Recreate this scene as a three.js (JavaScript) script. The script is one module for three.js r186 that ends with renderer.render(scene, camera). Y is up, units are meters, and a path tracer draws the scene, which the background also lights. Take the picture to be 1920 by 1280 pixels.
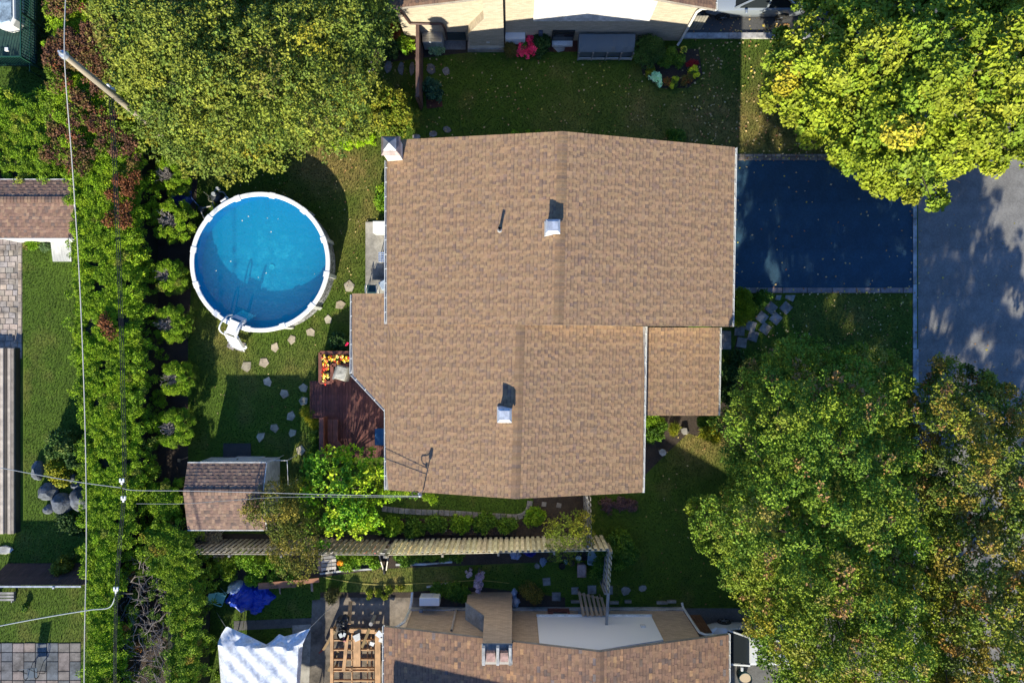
import * as THREE from 'three';
import { mergeGeometries, toCreasedNormals } from 'three/addons/utils/BufferGeometryUtils.js';
import { RoundedBoxGeometry } from 'three/addons/geometries/RoundedBoxGeometry.js';

// ------------------------------------------------------------------ camera, sky, sun, exposure
const CAM_H = 32, F = 1280;                       // a drone 32 m up, looking straight down
const scene = new THREE.Scene();
const camera = new THREE.PerspectiveCamera(53.13, 1024 / 682, 0.5, 2000);
camera.position.set(0, CAM_H, 0); camera.up.set(0, 0, -1); camera.lookAt(0, 0, 0);
const renderer = new THREE.WebGLRenderer({ antialias: true });
renderer.setSize(1024, 682);
renderer.toneMapping = THREE.LinearToneMapping; renderer.toneMappingExposure = 1.75;
renderer.shadowMap.enabled = true;
const SUN_DIR = new THREE.Vector3(-0.386, 1, 1.77).normalize();
{
  const W = 512, H = 256, d = new Float32Array(W * H * 4), v = new THREE.Vector3();
  for (let y = 0; y < H; y++) for (let x = 0; x < W; x++) {
    const el = ((y + .5) / H - .5) * Math.PI, az = ((x + .5) / W - .5) * 2 * Math.PI;
    v.set(Math.cos(el) * Math.cos(az), Math.sin(el), Math.cos(el) * Math.sin(az));
    const s = Math.max(0, v.y), c = Math.max(0, v.dot(SUN_DIR)), hz = Math.pow(1 - s, 4), glow = .18 * Math.pow(c, 6) + .6 * Math.pow(c, 60);
    const o = (y * W + x) * 4;
    d[o] = .046 + .14 * hz + glow; d[o + 1] = .138 + .18 * hz + glow * .95; d[o + 2] = .385 + .12 * hz + glow * .85; d[o + 3] = 1;
  }
  const sky = new THREE.DataTexture(d, W, H, THREE.RGBAFormat, THREE.FloatType);
  sky.mapping = THREE.EquirectangularReflectionMapping; sky.magFilter = THREE.LinearFilter; sky.needsUpdate = true;
  scene.background = sky; scene.environment = sky;
}
const sun = new THREE.DirectionalLight(new THREE.Color().setRGB(1, .925, .73), 4.9);
sun.position.copy(SUN_DIR).multiplyScalar(70); sun.castShadow = true; sun.shadow.mapSize.set(4096, 4096);
Object.assign(sun.shadow.camera, { left: -40, right: 40, top: 40, bottom: -40, near: 1, far: 160 }); sun.shadow.radius = 1.5;
scene.add(sun, sun.target);

// ------------------------------------------------------------------ helpers
function rngOf(s) { return () => { s = (s + 0x6d2b79f5) | 0; let t = Math.imul(s ^ (s >>> 15), 1 | s); t = (t + Math.imul(t ^ (t >>> 7), 61 | t)) ^ t; return ((t ^ (t >>> 14)) >>> 0) / 4294967296; }; }
const R = rngOf(77), rr = (a, b) => a + (b - a) * R(), pick = (a) => a[Math.floor(R() * a.length)];
const V = (x, y, z) => new THREE.Vector3(x, y, z);
// where a point of the photograph (1920 x 1280) lies at height h above the ground
const P = (px, py, h = 0) => { const s = (CAM_H - h) / F; return [(px - 960) * s, h, (py - 640) * s]; };
const PX = (px, h = 0) => (px - 960) * (CAM_H - h) / F, PZ = (py, h = 0) => (py - 640) * (CAM_H - h) / F;
const lerp = (a, b, t) => a + (b - a) * t, lerp3 = (a, b, t) => [lerp(a[0], b[0], t), lerp(a[1], b[1], t), lerp(a[2], b[2], t)];
const add3 = (a, b) => [a[0] + b[0], a[1] + b[1], a[2] + b[2]];
const lift = (pts, d) => pts.map((p) => [p[0], p[1] + d, p[2]]), flat = (pts, y) => pts.map((p) => [p[0], y, p[2] ?? p[1]]);
function hash(x, y) { let h = Math.imul(x, 374761393) + Math.imul(y, 668265263) | 0; h = Math.imul(h ^ (h >>> 13), 1274126177); return ((h ^ (h >>> 16)) >>> 0) / 4294967296; }
function vnoise(x, y, per = 0) {
  const x0 = Math.floor(x), y0 = Math.floor(y), fx = x - x0, fy = y - y0, w = (i) => per ? ((i % per) + per) % per : i;
  const u = fx * fx * (3 - 2 * fx), v = fy * fy * (3 - 2 * fy);
  return lerp(lerp(hash(w(x0), w(y0)), hash(w(x0 + 1), w(y0)), u), lerp(hash(w(x0), w(y0 + 1)), hash(w(x0 + 1), w(y0 + 1)), u), v);
}
const fbm = (x, y, n = 4) => { let s = 0, a = .5, t = 0; for (let i = 0; i < n; i++) { s += a * vnoise(x, y); t += a; x = x * 2.03 + 17; y = y * 2.03 + 5; a *= .5; } return s / t; };
function inPoly(x, y, p) { let c = false; for (let i = 0, j = p.length - 1; i < p.length; j = i++) if ((p[i][1] > y) !== (p[j][1] > y) && x < (p[j][0] - p[i][0]) * (y - p[i][1]) / (p[j][1] - p[i][1]) + p[i][0]) c = !c; return c; }
function edgeDist(x, y, p) { let m = 1e9; for (let i = 0, j = p.length - 1; i < p.length; j = i++) { const ax = p[j][0], ay = p[j][1], bx = p[i][0] - ax, by = p[i][1] - ay, t = Math.max(0, Math.min(1, ((x - ax) * bx + (y - ay) * by) / (bx * bx + by * by))); m = Math.min(m, Math.hypot(x - ax - t * bx, y - ay - t * by)); } return m; }
const bounds = (p) => [Math.min(...p.map((q) => q[0])), Math.min(...p.map((q) => q[1])), Math.max(...p.map((q) => q[0])), Math.max(...p.map((q) => q[1]))];

// uv in metres from the face's main direction
function boxUV(g) {
  const p = g.attributes.position, n = g.attributes.normal, uv = new Float32Array(p.count * 2);
  for (let i = 0; i < p.count; i++) {
    const ax = Math.abs(n.getX(i)), ay = Math.abs(n.getY(i)), az = Math.abs(n.getZ(i));
    const [u, v] = ay >= ax && ay >= az ? [p.getX(i), p.getZ(i)] : ax >= az ? [p.getZ(i), p.getY(i)] : [p.getX(i), p.getY(i)];
    uv[i * 2] = u; uv[i * 2 + 1] = v;
  }
  g.setAttribute('uv', new THREE.BufferAttribute(uv, 2)); return g;
}
function plain(g) { let q = g.index ? g.toNonIndexed() : g; for (const k of Object.keys(q.attributes)) if (!['position', 'normal', 'uv', 'color'].includes(k)) q.deleteAttribute(k); if (!q.attributes.uv) boxUV(q); return q; }
function fromTris(pos, smooth) {
  const g = new THREE.BufferGeometry(); g.setAttribute('position', new THREE.BufferAttribute(new Float32Array(pos), 3)); g.computeVertexNormals();
  return boxUV(smooth ? toCreasedNormals(g, smooth) : g);
}
// rings of points skinned together; the first and last ring are closed with a face
function loft(rings, { capA = true, capB = true, smooth = 0, open = false } = {}) {
  const pos = [], n = rings[0].length, tri = (a, b, c) => pos.push(...a, ...b, ...c);
  for (let k = 0; k + 1 < rings.length; k++) for (let i = 0; i < (open ? n - 1 : n); i++) {
    const j = (i + 1) % n, a = rings[k][i], b = rings[k][j], c = rings[k + 1][j], d = rings[k + 1][i];
    tri(a, c, b); tri(a, d, c);
  }
  const cap = (ring, flip) => {
    let nx = 0, ny = 0, nz = 0;
    for (let i = 0; i < n; i++) { const a = ring[i], b = ring[(i + 1) % n]; nx += (a[1] - b[1]) * (a[2] + b[2]); ny += (a[2] - b[2]) * (a[0] + b[0]); nz += (a[0] - b[0]) * (a[1] + b[1]); }
    const ax = Math.abs(nx), ay = Math.abs(ny), az = Math.abs(nz), k = ay >= ax && ay >= az ? [0, 2] : ax >= az ? [2, 1] : [0, 1];
    const c = ring.map((q) => new THREE.Vector2(q[k[0]], q[k[1]]));
    for (const f of THREE.ShapeUtils.triangulateShape(c, [])) {
      const [A, B, C] = f.map((i) => ring[i]), u = V(B[0] - A[0], B[1] - A[1], B[2] - A[2]), w = V(C[0] - A[0], C[1] - A[1], C[2] - A[2]), m = u.cross(w).dot(V(nx, ny, nz)) > 0;
      m !== flip ? tri(A, B, C) : tri(A, C, B);
    }
  };
  if (capA) cap(rings[0], false);
  if (capB) cap(rings[rings.length - 1], true);
  // orient outwards by the signed volume
  let vol = 0; for (let i = 0; i < pos.length; i += 9) vol += pos[i] * (pos[i + 4] * pos[i + 8] - pos[i + 5] * pos[i + 7]) - pos[i + 1] * (pos[i + 3] * pos[i + 8] - pos[i + 5] * pos[i + 6]) + pos[i + 2] * (pos[i + 3] * pos[i + 7] - pos[i + 4] * pos[i + 6]);
  if (capA && capB && vol < 0) for (let i = 0; i < pos.length; i += 9) for (let c = 0; c < 3; c++) { const t = pos[i + 3 + c]; pos[i + 3 + c] = pos[i + 6 + c]; pos[i + 6 + c] = t; }
  return fromTris(pos, smooth);
}
const slab = (top, dy) => loft([lift(top, -dy), top]);                               // polygon with a thickness
const prism = (ptsXZ, y0, y1) => loft([flat(ptsXZ, y0), flat(ptsXZ, y1)]);
const pxPrism = (px, y0, y1) => prism(px.map(([x, y]) => P(x, y, y1)), y0, y1);       // outline as the photograph shows the top
function sheet(pts) { const pos = []; for (const f of THREE.ShapeUtils.triangulateShape(pts.map((p) => new THREE.Vector2(p[0], p[2])), [])) { let [a, b, c] = f.map((i) => pts[i]); if ((b[0] - a[0]) * (c[2] - a[2]) - (b[2] - a[2]) * (c[0] - a[0]) > 0) [b, c] = [c, b]; pos.push(...a, ...b, ...c); } return fromTris(pos); }
const box = (cx, cy, cz, w, h, d, ry = 0) => { const g = new THREE.BoxGeometry(w, h, d); if (ry) g.rotateY(ry); g.translate(cx, cy, cz); return boxUV(plain(g)); };
const rbox = (cx, cy, cz, w, h, d, r = .02, ry = 0) => { const g = new RoundedBoxGeometry(w, h, d, 2, r); if (ry) g.rotateY(ry); g.translate(cx, cy, cz); return boxUV(plain(g)); };
function bar(a, b, w, h = w) { // a squared timber from a to b
  const A = V(...a), B = V(...b), L = A.distanceTo(B), g = new THREE.BoxGeometry(w, h, L), d = B.clone().sub(A).normalize();
  const up = Math.abs(d.y) > .95 ? V(0, 0, 1) : V(0, 1, 0), x = up.clone().cross(d).normalize(), y = d.clone().cross(x);
  boxUV(plain(g)); const q = plain(g); boxUV(q); q.applyMatrix4(new THREE.Matrix4().makeBasis(x, y, d)); q.translate(...A.add(B).multiplyScalar(.5).toArray()); return q;
}
function tube(pts, r, seg = 6, n = 0) { const c = new THREE.CatmullRomCurve3(pts.map((p) => V(...p))); return plain(new THREE.TubeGeometry(c, n || Math.max(2, pts.length * 4), r, seg, false)); }
function pipe(pts, r, seg = 8) { const c = new THREE.CurvePath(); for (let i = 0; i + 1 < pts.length; i++) c.add(new THREE.LineCurve3(V(...pts[i]), V(...pts[i + 1]))); return plain(new THREE.TubeGeometry(c, pts.length * 8, r, seg, false)); }
function taper(a, b, r0, r1, seg = 6) { const A = V(...a), B = V(...b), g = new THREE.CylinderGeometry(r1, r0, A.distanceTo(B), seg, 1); g.applyQuaternion(new THREE.Quaternion().setFromUnitVectors(V(0, 1, 0), B.clone().sub(A).normalize())); g.translate(...A.add(B).multiplyScalar(.5).toArray()); return plain(g); }
const cyl = (x, y0, y1, z, r, r2 = r, seg = 20) => { const g = new THREE.CylinderGeometry(r2, r, y1 - y0, seg); g.translate(x, (y0 + y1) / 2, z); return plain(g); };
const lathe = (prof, x, y, z, seg = 20) => { const g = new THREE.LatheGeometry(prof.map((p) => new THREE.Vector2(p[0], p[1])), seg); g.translate(x, y, z); return plain(g); };
function tint(g, c) { const n = g.attributes.position.count, a = new Float32Array(n * 3); for (let i = 0; i < n; i++) a.set(c, i * 3); g.setAttribute('color', new THREE.BufferAttribute(a, 3)); return g; }
const merge = (l) => mergeGeometries(l.map(plain));
const jit = (c, s = .12) => { const k = 1 + rr(-s, s); return [c[0] * k * (1 + rr(-.04, .04)), c[1] * k, c[2] * k * (1 + rr(-.04, .04))]; };

// ------------------------------------------------------------------ textures and materials
function noiseTex(size, fn, srgb = false, ch = 4) {
  const d = new Uint8Array(size * size * 4);
  for (let y = 0; y < size; y++) for (let x = 0; x < size; x++) { const c = fn(x, y), o = (y * size + x) * 4; for (let k = 0; k < 3; k++) d[o + k] = Math.max(0, Math.min(255, (Array.isArray(c) ? c[k] : c) * 255)); d[o + 3] = 255; }
  const t = new THREE.DataTexture(d, size, size); t.wrapS = t.wrapT = THREE.RepeatWrapping; t.magFilter = THREE.LinearFilter; if (srgb) t.colorSpace = THREE.SRGBColorSpace; t.needsUpdate = true; return t;
}
const per = (x, y, S, f) => vnoise(x / S * f, y / S * f, f);
const grainT = noiseTex(512, (x, y) => .62 + .24 * (hash(x, y) - .5) + .25 * (per(x, y, 512, 64) - .5) + .3 * (per(x, y, 512, 9) - .5) + .12);
const speckT = noiseTex(512, (x, y) => { const h = hash(x + 9, y + 3); return .66 + .5 * (h - .5) + (h > .97 ? .3 : 0) + .22 * (per(x, y, 512, 40) - .5) + .22 * (per(x, y, 512, 6) - .5) + .06; });
const blotT = noiseTex(512, (x, y) => .72 + .5 * (per(x, y, 512, 5) - .5) + .3 * (per(x, y, 512, 17) - .5) + .2 * (per(x, y, 512, 60) - .5) + .14 * (hash(x, y) - .5));
const woodT = noiseTex(512, (x, y) => .72 + .3 * (vnoise(x / 4, y / 90) - .5) + .28 * (vnoise(x / 1.5 + 90, y / 40) - .5) + .3 * (per(x, y, 512, 6) - .5));
const brick = (base, mortar, v) => [0, 1].map((bump) => noiseTex(512, (x, y) => { // 512 px = 1.6 m: 8 bricks of 0.2 m, 24 courses of 0.067 m
  const row = Math.floor(y / 512 * 24), fy = y / 512 * 24 - row, bx = x / 512 * 8 + (row % 2) * .5, col = Math.floor(bx) % 8, fx = bx - Math.floor(bx);
  const inB = fy > .16 && fx > .055, n = (hash(x, y) - .5) * .12, k = 1 + (hash(col + 31, row + 7) - .5) * v;
  if (bump) return (inB ? .75 : .15) + n; return (inB ? base : mortar).map((c) => c * (inB ? k : 1) * (1 + n));
}, !bump));
const rep = (t, m) => { const c = t.clone(); c.repeat.set(1 / m, 1 / m); c.needsUpdate = true; return c; };
const texCache = new Map();
const T = (t, m) => { const k = t.uuid + m; if (!texCache.has(k)) texCache.set(k, rep(t, m)); return texCache.get(k); };
function mat(c, rough = .85, o = {}) {
  const m = new THREE.MeshPhysicalMaterial({ roughness: rough, side: THREE.DoubleSide, ...o });
  if (c) m.color.setRGB(...c); return m;
}
const grained = (c, rough = .9, size = 2, t = grainT, bump = .004, o = {}) => mat(c.map((x) => x / .74), rough, { map: T(t, size), bumpMap: bump ? T(t, size) : null, bumpScale: bump, ...o });
const M = {
  white: grained([.72, .72, .7], .5, 1.3, grainT, .001), gutter: mat([.7, .71, .7], .4), vinyl: mat([.78, .78, .77], .35),
  fascia: grained([.3, .27, .24], .6), stucco: grained([.66, .64, .63], .9, 1.5, grainT, .0015), soffit: mat([.5, .48, .44], .7),
  conc: grained([.33, .31, .28], .92, 3, blotT, .004), concPale: grained([.48, .48, .47], .9, 2.5, blotT, .003), asphalt: grained([.2, .195, .19], .93, 2.2, speckT, .006), seal: grained([.018, .062, .105], .82, 2.2, speckT, .006),
  wood: grained([.42, .27, .15], .8, 1, woodT, .002), grey: grained([.3, .29, .28], .9, 1.1, woodT, .003), bark: grained([.1, .078, .06], .95, .6, woodT, .02), twig: mat([.2, .17, .16], .95),
  soil: grained([.065, .047, .035], .97, 1.5, speckT, .03), mulch: grained([.13, .045, .03], .97, .8, speckT, .03), metal: mat([.5, .52, .55], .35, { metalness: .9 }), alu: grained([.6, .62, .65], .4, 1, grainT, .001, { metalness: .5 }),
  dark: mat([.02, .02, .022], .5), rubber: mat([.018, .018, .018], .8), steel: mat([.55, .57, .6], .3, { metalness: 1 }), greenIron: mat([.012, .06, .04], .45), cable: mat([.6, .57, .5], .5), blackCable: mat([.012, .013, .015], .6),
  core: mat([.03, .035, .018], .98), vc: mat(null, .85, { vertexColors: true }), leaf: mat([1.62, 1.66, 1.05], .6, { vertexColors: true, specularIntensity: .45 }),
  vcGrain: grained([1, 1, 1], .9, .9, grainT, .003, { vertexColors: true }), vcStone: grained([1, 1, 1], .92, 1.4, blotT, .006, { vertexColors: true }), vcWood: grained([1, 1, 1], .8, .8, woodT, .002, { vertexColors: true }),
};
const glass = mat([.02, .025, .03], .06, { specularIntensity: 1 });

// ------------------------------------------------------------------ objects
const used = new Map(), baseOf = new WeakMap();
function numbered(name) { const k = used.get(name) ?? 0; used.set(name, k + 1); return k ? name + '_' + String(k).padStart(3, '0') : name; }
function shade(m) { m.castShadow = m.receiveShadow = true; return m; }
function thing(name, label, category, base = [0, 0, 0], group) {
  const o = new THREE.Group(); o.name = numbered(name); o.position.set(...base); o.userData = { label, category }; if (group) o.userData.group = group;
  baseOf.set(o, base); scene.add(o); return o;
}
function part(parent, name, geo, material, kind, label) {
  const m = shade(new THREE.Mesh(Array.isArray(geo) ? merge(geo) : geo, material)); m.name = name; const b = baseOf.get(parent); if (b) m.position.set(-b[0], -b[1], -b[2]);
  if (kind) m.userData.kind = kind; if (label) m.userData.label = label; parent.add(m); return m;
}
function struct(name, geo, material, kind = 'structure') { const m = shade(new THREE.Mesh(Array.isArray(geo) ? merge(geo) : geo, material)); m.name = numbered(name); m.userData.kind = kind; scene.add(m); return m; }
function solo(name, label, category, geo, material, base, group) { // a thing of one piece
  const g = Array.isArray(geo) ? merge(geo) : geo; g.translate(-base[0], -base[1], -base[2]); const m = shade(new THREE.Mesh(g, material)); m.name = numbered(name); m.position.set(...base); m.userData = { label, category }; if (group) m.userData.group = group; scene.add(m); return m;
}
function instanced(parent, name, geo, material, list, kind) { // list of [matrix, colour]
  const m = shade(new THREE.InstancedMesh(geo, material, list.length)); m.name = name; const c = new THREE.Color();
  list.forEach(([x, col], i) => { m.setMatrixAt(i, x); m.setColorAt(i, c.setRGB(...col)); });
  const b = baseOf.get(parent); if (b) m.position.set(-b[0], -b[1], -b[2]); if (kind) m.userData.kind = kind; parent.add(m); return m;
}

// ------------------------------------------------------------------ foliage
function leafCluster(n, rad, L, Wd, up = .5, seed = 5, squash = .7) { // n folded leaves in a small ball
  const q = rngOf(seed), pos = [], nor = [], col = [], v = V(0, 0, 0);
  for (let i = 0; i < n; i++) {
    const u = q() * 2 - 1, a = q() * 6.283, r = rad * Math.cbrt(q()), s = Math.sqrt(1 - u * u), c = V(s * Math.cos(a) * r, u * r * squash, s * Math.sin(a) * r);
    const nn = V(q() - .5, (q() - .5) * (1 - up) + up * .9, q() - .5).normalize(), d = V(q() - .5, q() * .3 - .3, q() - .5).cross(nn).normalize(), w = nn.clone().cross(d), k = .75 + q() * .5, l = L * k, wd = Wd * k, fold = .22;
    const p0 = c.clone().addScaledVector(d, -l / 2), p1 = c.clone().addScaledVector(d, l / 2), a1 = c.clone().addScaledVector(w, wd / 2).addScaledVector(nn, fold * wd).addScaledVector(d, -l * .08), a2 = c.clone().addScaledVector(w, -wd / 2).addScaledVector(nn, fold * wd).addScaledVector(d, -l * .08);
    const t = .72 + q() * .56;
    for (const [A, B, C] of [[p0, p1, a1], [p0, a2, p1]]) { const m = B.clone().sub(A).cross(v.copy(C).sub(A)).normalize(); if (m.dot(nn) < 0) m.negate(); for (const P0 of m.dot(B.clone().sub(A).cross(C.clone().sub(A))) > 0 ? [A, B, C] : [A, C, B]) { pos.push(...P0.toArray()); nor.push(...m.toArray()); col.push(t, t, t * (.85 + q() * .3)); } }
  }
  const g = new THREE.BufferGeometry();
  for (const [k, l] of [['position', pos], ['normal', nor], ['color', col]]) g.setAttribute(k, new THREE.BufferAttribute(new Float32Array(l), 3));
  return boxUV(g);
}
const CL = {
  maple: leafCluster(13, .24, .17, .14, .45, 11), small: leafCluster(14, .17, .1, .07, .4, 12), big: leafCluster(9, .22, .2, .16, .5, 13),
  cedar: leafCluster(26, .14, .095, .036, .5, 14), fine: leafCluster(16, .13, .075, .04, .3, 15), blade: leafCluster(9, .14, .3, .03, .1, 16), tiny: leafCluster(10, .08, .05, .04, .5, 17), petal: leafCluster(9, .09, .07, .06, .7, 18),
};
const palPick = (pal) => { let s = 0; for (const p of pal) s += p[1]; let x = R() * s; for (const p of pal) if ((x -= p[1]) <= 0) return p[0]; return pal[0][0]; };
const tmpQ = new THREE.Quaternion(), tmpQ2 = new THREE.Quaternion(), UPV = V(0, 1, 0);
function leafAt(list, p, dir, s, c) { // one cluster turned towards dir
  tmpQ.setFromUnitVectors(UPV, dir); tmpQ2.setFromAxisAngle(UPV, R() * 6.283); list.push([new THREE.Matrix4().compose(V(...p), tmpQ.clone().multiply(tmpQ2), V(s, s, s)), c]);
}
function lobeLeaves(list, c, r, n, s, col, squash = .75, low = -.25, tip = null) { // clusters over the outside of one bough
  for (let i = 0; i < n; i++) {
    const u = rr(low, 1), a = R() * 6.283, q = Math.sqrt(1 - u * u), k = r * (R() < .75 ? rr(.82, 1.08) : rr(.3, .85)), d = V(q * Math.cos(a), u, q * Math.sin(a));
    leafAt(list, [c[0] + d.x * k, c[1] + d.y * k * squash, c[2] + d.z * k], d.clone().add(V(0, .55, 0)).normalize(), s * rr(.8, 1.2), jit(tip && u > .72 && R() < .5 ? tip : col, .16));
  }
}
function spots(poly, n, tries = 8) { // n points spread evenly over a polygon
  const b = bounds(poly), out = [];
  for (let i = 0; i < n; i++) {
    let best = null, bd = -1;
    for (let k = 0, g = 0; k < tries && g < 400; g++) { const x = rr(b[0], b[2]), y = rr(b[1], b[3]); if (!inPoly(x, y, poly)) continue; k++; let d = 1e9; for (const q of out) d = Math.min(d, (q[0] - x) ** 2 + (q[1] - y) ** 2); if (d > bd) { bd = d; best = [x, y]; } }
    if (best) out.push(best);
  }
  return out;
}
// a crown whose boughs fill an outline seen in the photograph, domed from h0 at the rim to h1
function crownLobes(poly, n, h0, h1, rad, rough = .5, D = 0) {
  const b = bounds(poly), d0 = D || .42 * Math.min(b[2] - b[0], b[3] - b[1]);
  return spots(poly, n).map(([x, y]) => { const t = Math.min(1, edgeDist(x, y, poly) / d0), h = lerp(h0, h1, 1 - (1 - t) ** 2) + rr(-rough, rough), r = rr(rad[0], rad[1]) * (t < .15 ? .75 : 1); return { c: P(x, y, Math.max(.2, h - r * .6)), r, t, px: x, py: y }; });
}
function tree(name, label, category, o) {
  const t = thing(name, label, category, [o.base[0], 0, o.base[1]], o.group), L = [];
  const lobes = crownLobes(o.poly, o.n, o.h0, o.h1, o.rad, o.rough ?? .5, o.D);
  for (const l of lobes) { const col = o.colAt ? o.colAt(l) : palPick(o.pal); lobeLeaves(L, l.c, l.r, Math.round(o.per * l.r * l.r / (o.rad[1] ** 2)), o.s ?? 1, jit(col, .15), o.squash ?? .7, -.25, o.tips && R() < .55 ? pick(o.tips) : null); }
  if (o.under) for (const l of crownLobes(o.poly, Math.round(o.n * .5), o.h0 - .8, o.h1 - o.under, o.rad, .5, o.D)) lobeLeaves(L, l.c, l.r, Math.round(o.per * .55), (o.s ?? 1) * 1.15, jit(palPick(o.pal), .15).map((x) => x * .9), .8, -.6);
  instanced(t, 'crown', o.cl ?? CL.maple, M.leaf, L, 'stuff');
  const top = Math.max(1, o.h0 * .8), tr = o.trunk ?? .2, b = [o.base[0], 0, o.base[1]], fork = [o.base[0] + rr(-.2, .2), top, o.base[1] + rr(-.2, .2)];
  part(t, 'trunk', [taper([b[0], -.1, b[2]], fork, tr * 1.25, tr * .85, 10)], M.bark);
  const G = []; lobes.filter((_, i) => i % (o.skip ?? 3) === 0).forEach((l) => { const m = lerp3(fork, l.c, .5); m[1] += .3; G.push(taper(fork, m, tr * .45, tr * .22, 5), taper(m, l.c, tr * .22, tr * .06, 5)); for (let k = 0; k < 2; k++) G.push(taper(l.c, [l.c[0] + rr(-1, 1) * l.r, l.c[1] + rr(.1, .8) * l.r, l.c[2] + rr(-1, 1) * l.r], tr * .06, .008, 4)); });
  part(t, 'limbs', G, M.bark);
  return t;
}
// a low plant: one or more leafy domes
function shrub(name, label, category, domes, pal, cl, o = {}) {
  const b = P(domes[0][0], domes[0][1], 0), t = thing(name, label, category, b, o.group), L = [], G = [];
  for (const [px, py, rpx, h] of domes) {
    const c = P(px, py, h), r = rpx * (CAM_H - h) / F, n = o.n ?? Math.max(5, Math.round(26 * r * 2)), sub = r * .45;
    for (let i = 0; i < n; i++) {
      const a = R() * 6.283, k = Math.sqrt(R()), x = c[0] + Math.cos(a) * k * r * .82, z = c[2] + Math.sin(a) * k * r * .82, y = Math.max(.05, h * Math.sqrt(Math.max(.12, 1 - (k * .88) ** 2)) - sub * .5 + rr(-.06, .06));
      lobeLeaves(L, [x, y, z], sub * rr(.7, 1.1), Math.max(3, Math.round((o.per ?? 9) * rr(.7, 1.3))), o.s ?? 1, jit(palPick(pal), .18), .8, -.4);
    }
    for (let i = 0; i < 5; i++) G.push(taper([c[0] + rr(-.1, .1), 0, c[2] + rr(-.1, .1)], [c[0] + rr(-.6, .6) * r, h * rr(.5, .85), c[2] + rr(-.6, .6) * r], .025, .008, 4));
  }
  instanced(t, o.part ?? 'foliage', cl, M.leaf, L, 'stuff'); part(t, 'stems', G, M.twig); return t;
}
// ------------------------------------------------------------------ the ground
const NOLAWN = []; // outlines on the ground (photo pixels) where no grass grows
const DRY = [[1330, 215, 60, .9], [1420, 212, 45, .7], [1480, 262, 60, .55], [1400, 265, 50, .5], [1540, 265, 40, .5], [1230, 250, 70, .35], [640, 300, 70, .6], [580, 300, 40, .6], [690, 330, 40, .3], [660, 440, 60, .25], [600, 660, 60, .1], [1060, 240, 60, .3], [1330, 820, 60, .75], [1280, 850, 50, .4], [740, 1090, 60, .35], [700, 1075, 50, .4], [820, 1085, 40, .4], [420, 655, 50, .25], [1600, 580, 90, .3], [1400, 120, 40, .2], [1200, 200, 60, .2], [1100, 180, 60, .15], [625, 320, 45, .6], [690, 420, 40, .35], [415, 630, 45, .35], [600, 470, 50, .3], [640, 520, 40, .2], [480, 700, 60, .15], [560, 690, 50, .2]];
function lawnCol(px, py) { // the colour of the turf itself
  const n = fbm(px / 46, py / 46, 4), m = fbm(px / 11 + 40, py / 11, 3);
  let d = Math.max(0, (n - .55) * 1.25) + (px < 150 ? -.05 : 0);
  for (const [x, y, r, a] of DRY) { const q = Math.hypot(px - x, py - y) / r; if (q < 1.4) d += a * Math.max(0, 1 - q / 1.4) * (.35 + 1.3 * m); }
  d = Math.max(0, Math.min(.95, d));
  const g = .78 + .44 * m;
  return [lerp(.07, .25, d) * g, lerp(.128, .188, d) * g, lerp(.006, .055, d) * g];
}
struct('ground', sheet([[-600, -.12, -600], [600, -.12, -600], [600, -.12, 600], [-600, -.12, 600]]), grained([.07, .09, .03], .97, 6, blotT, .03));
{
  const W = 1500, H = 1000, d = new Uint8Array(W * H * 4), x0 = -30, z0 = -20, L = 60, c = new THREE.Color();
  for (let j = 0; j < H; j++) for (let i = 0; i < W; i++) {
    const X = x0 + (i + .5) / W * L, Z = z0 + (j + .5) / H * 40, q = lawnCol(X * 40 + 960, Z * 40 + 640), k = .62 + .5 * hash(i, j);
    c.setRGB(q[0] * k, q[1] * k, q[2] * k).convertLinearToSRGB(); const o = (j * W + i) * 4; d[o] = c.r * 255; d[o + 1] = c.g * 255; d[o + 2] = c.b * 255; d[o + 3] = 255;
  }
  const t = new THREE.DataTexture(d, W, H); t.colorSpace = THREE.SRGBColorSpace; t.magFilter = THREE.LinearFilter; t.needsUpdate = true;
  const g = sheet([[-30, 0, -20], [30, 0, -20], [30, 0, 20], [-30, 0, 20]]), p = g.attributes.position, uv = g.attributes.uv;
  for (let i = 0; i < p.count; i++) uv.setXY(i, (p.getX(i) + 30) / 60, (p.getZ(i) + 20) / 40);
  struct('lawn', g, mat(null, .98, { map: t }));
}
const ground = (name, px, y, m, grass = true) => { if (grass) NOLAWN.push(px); return struct(name, sheet(px.map(([x, z]) => P(x, z, 0)).map((p) => [p[0], y, p[2]])), m); };
function group(name) { const g = new THREE.Group(); g.name = numbered(name); g.userData = { kind: 'structure' }; scene.add(g); return g; }
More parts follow.
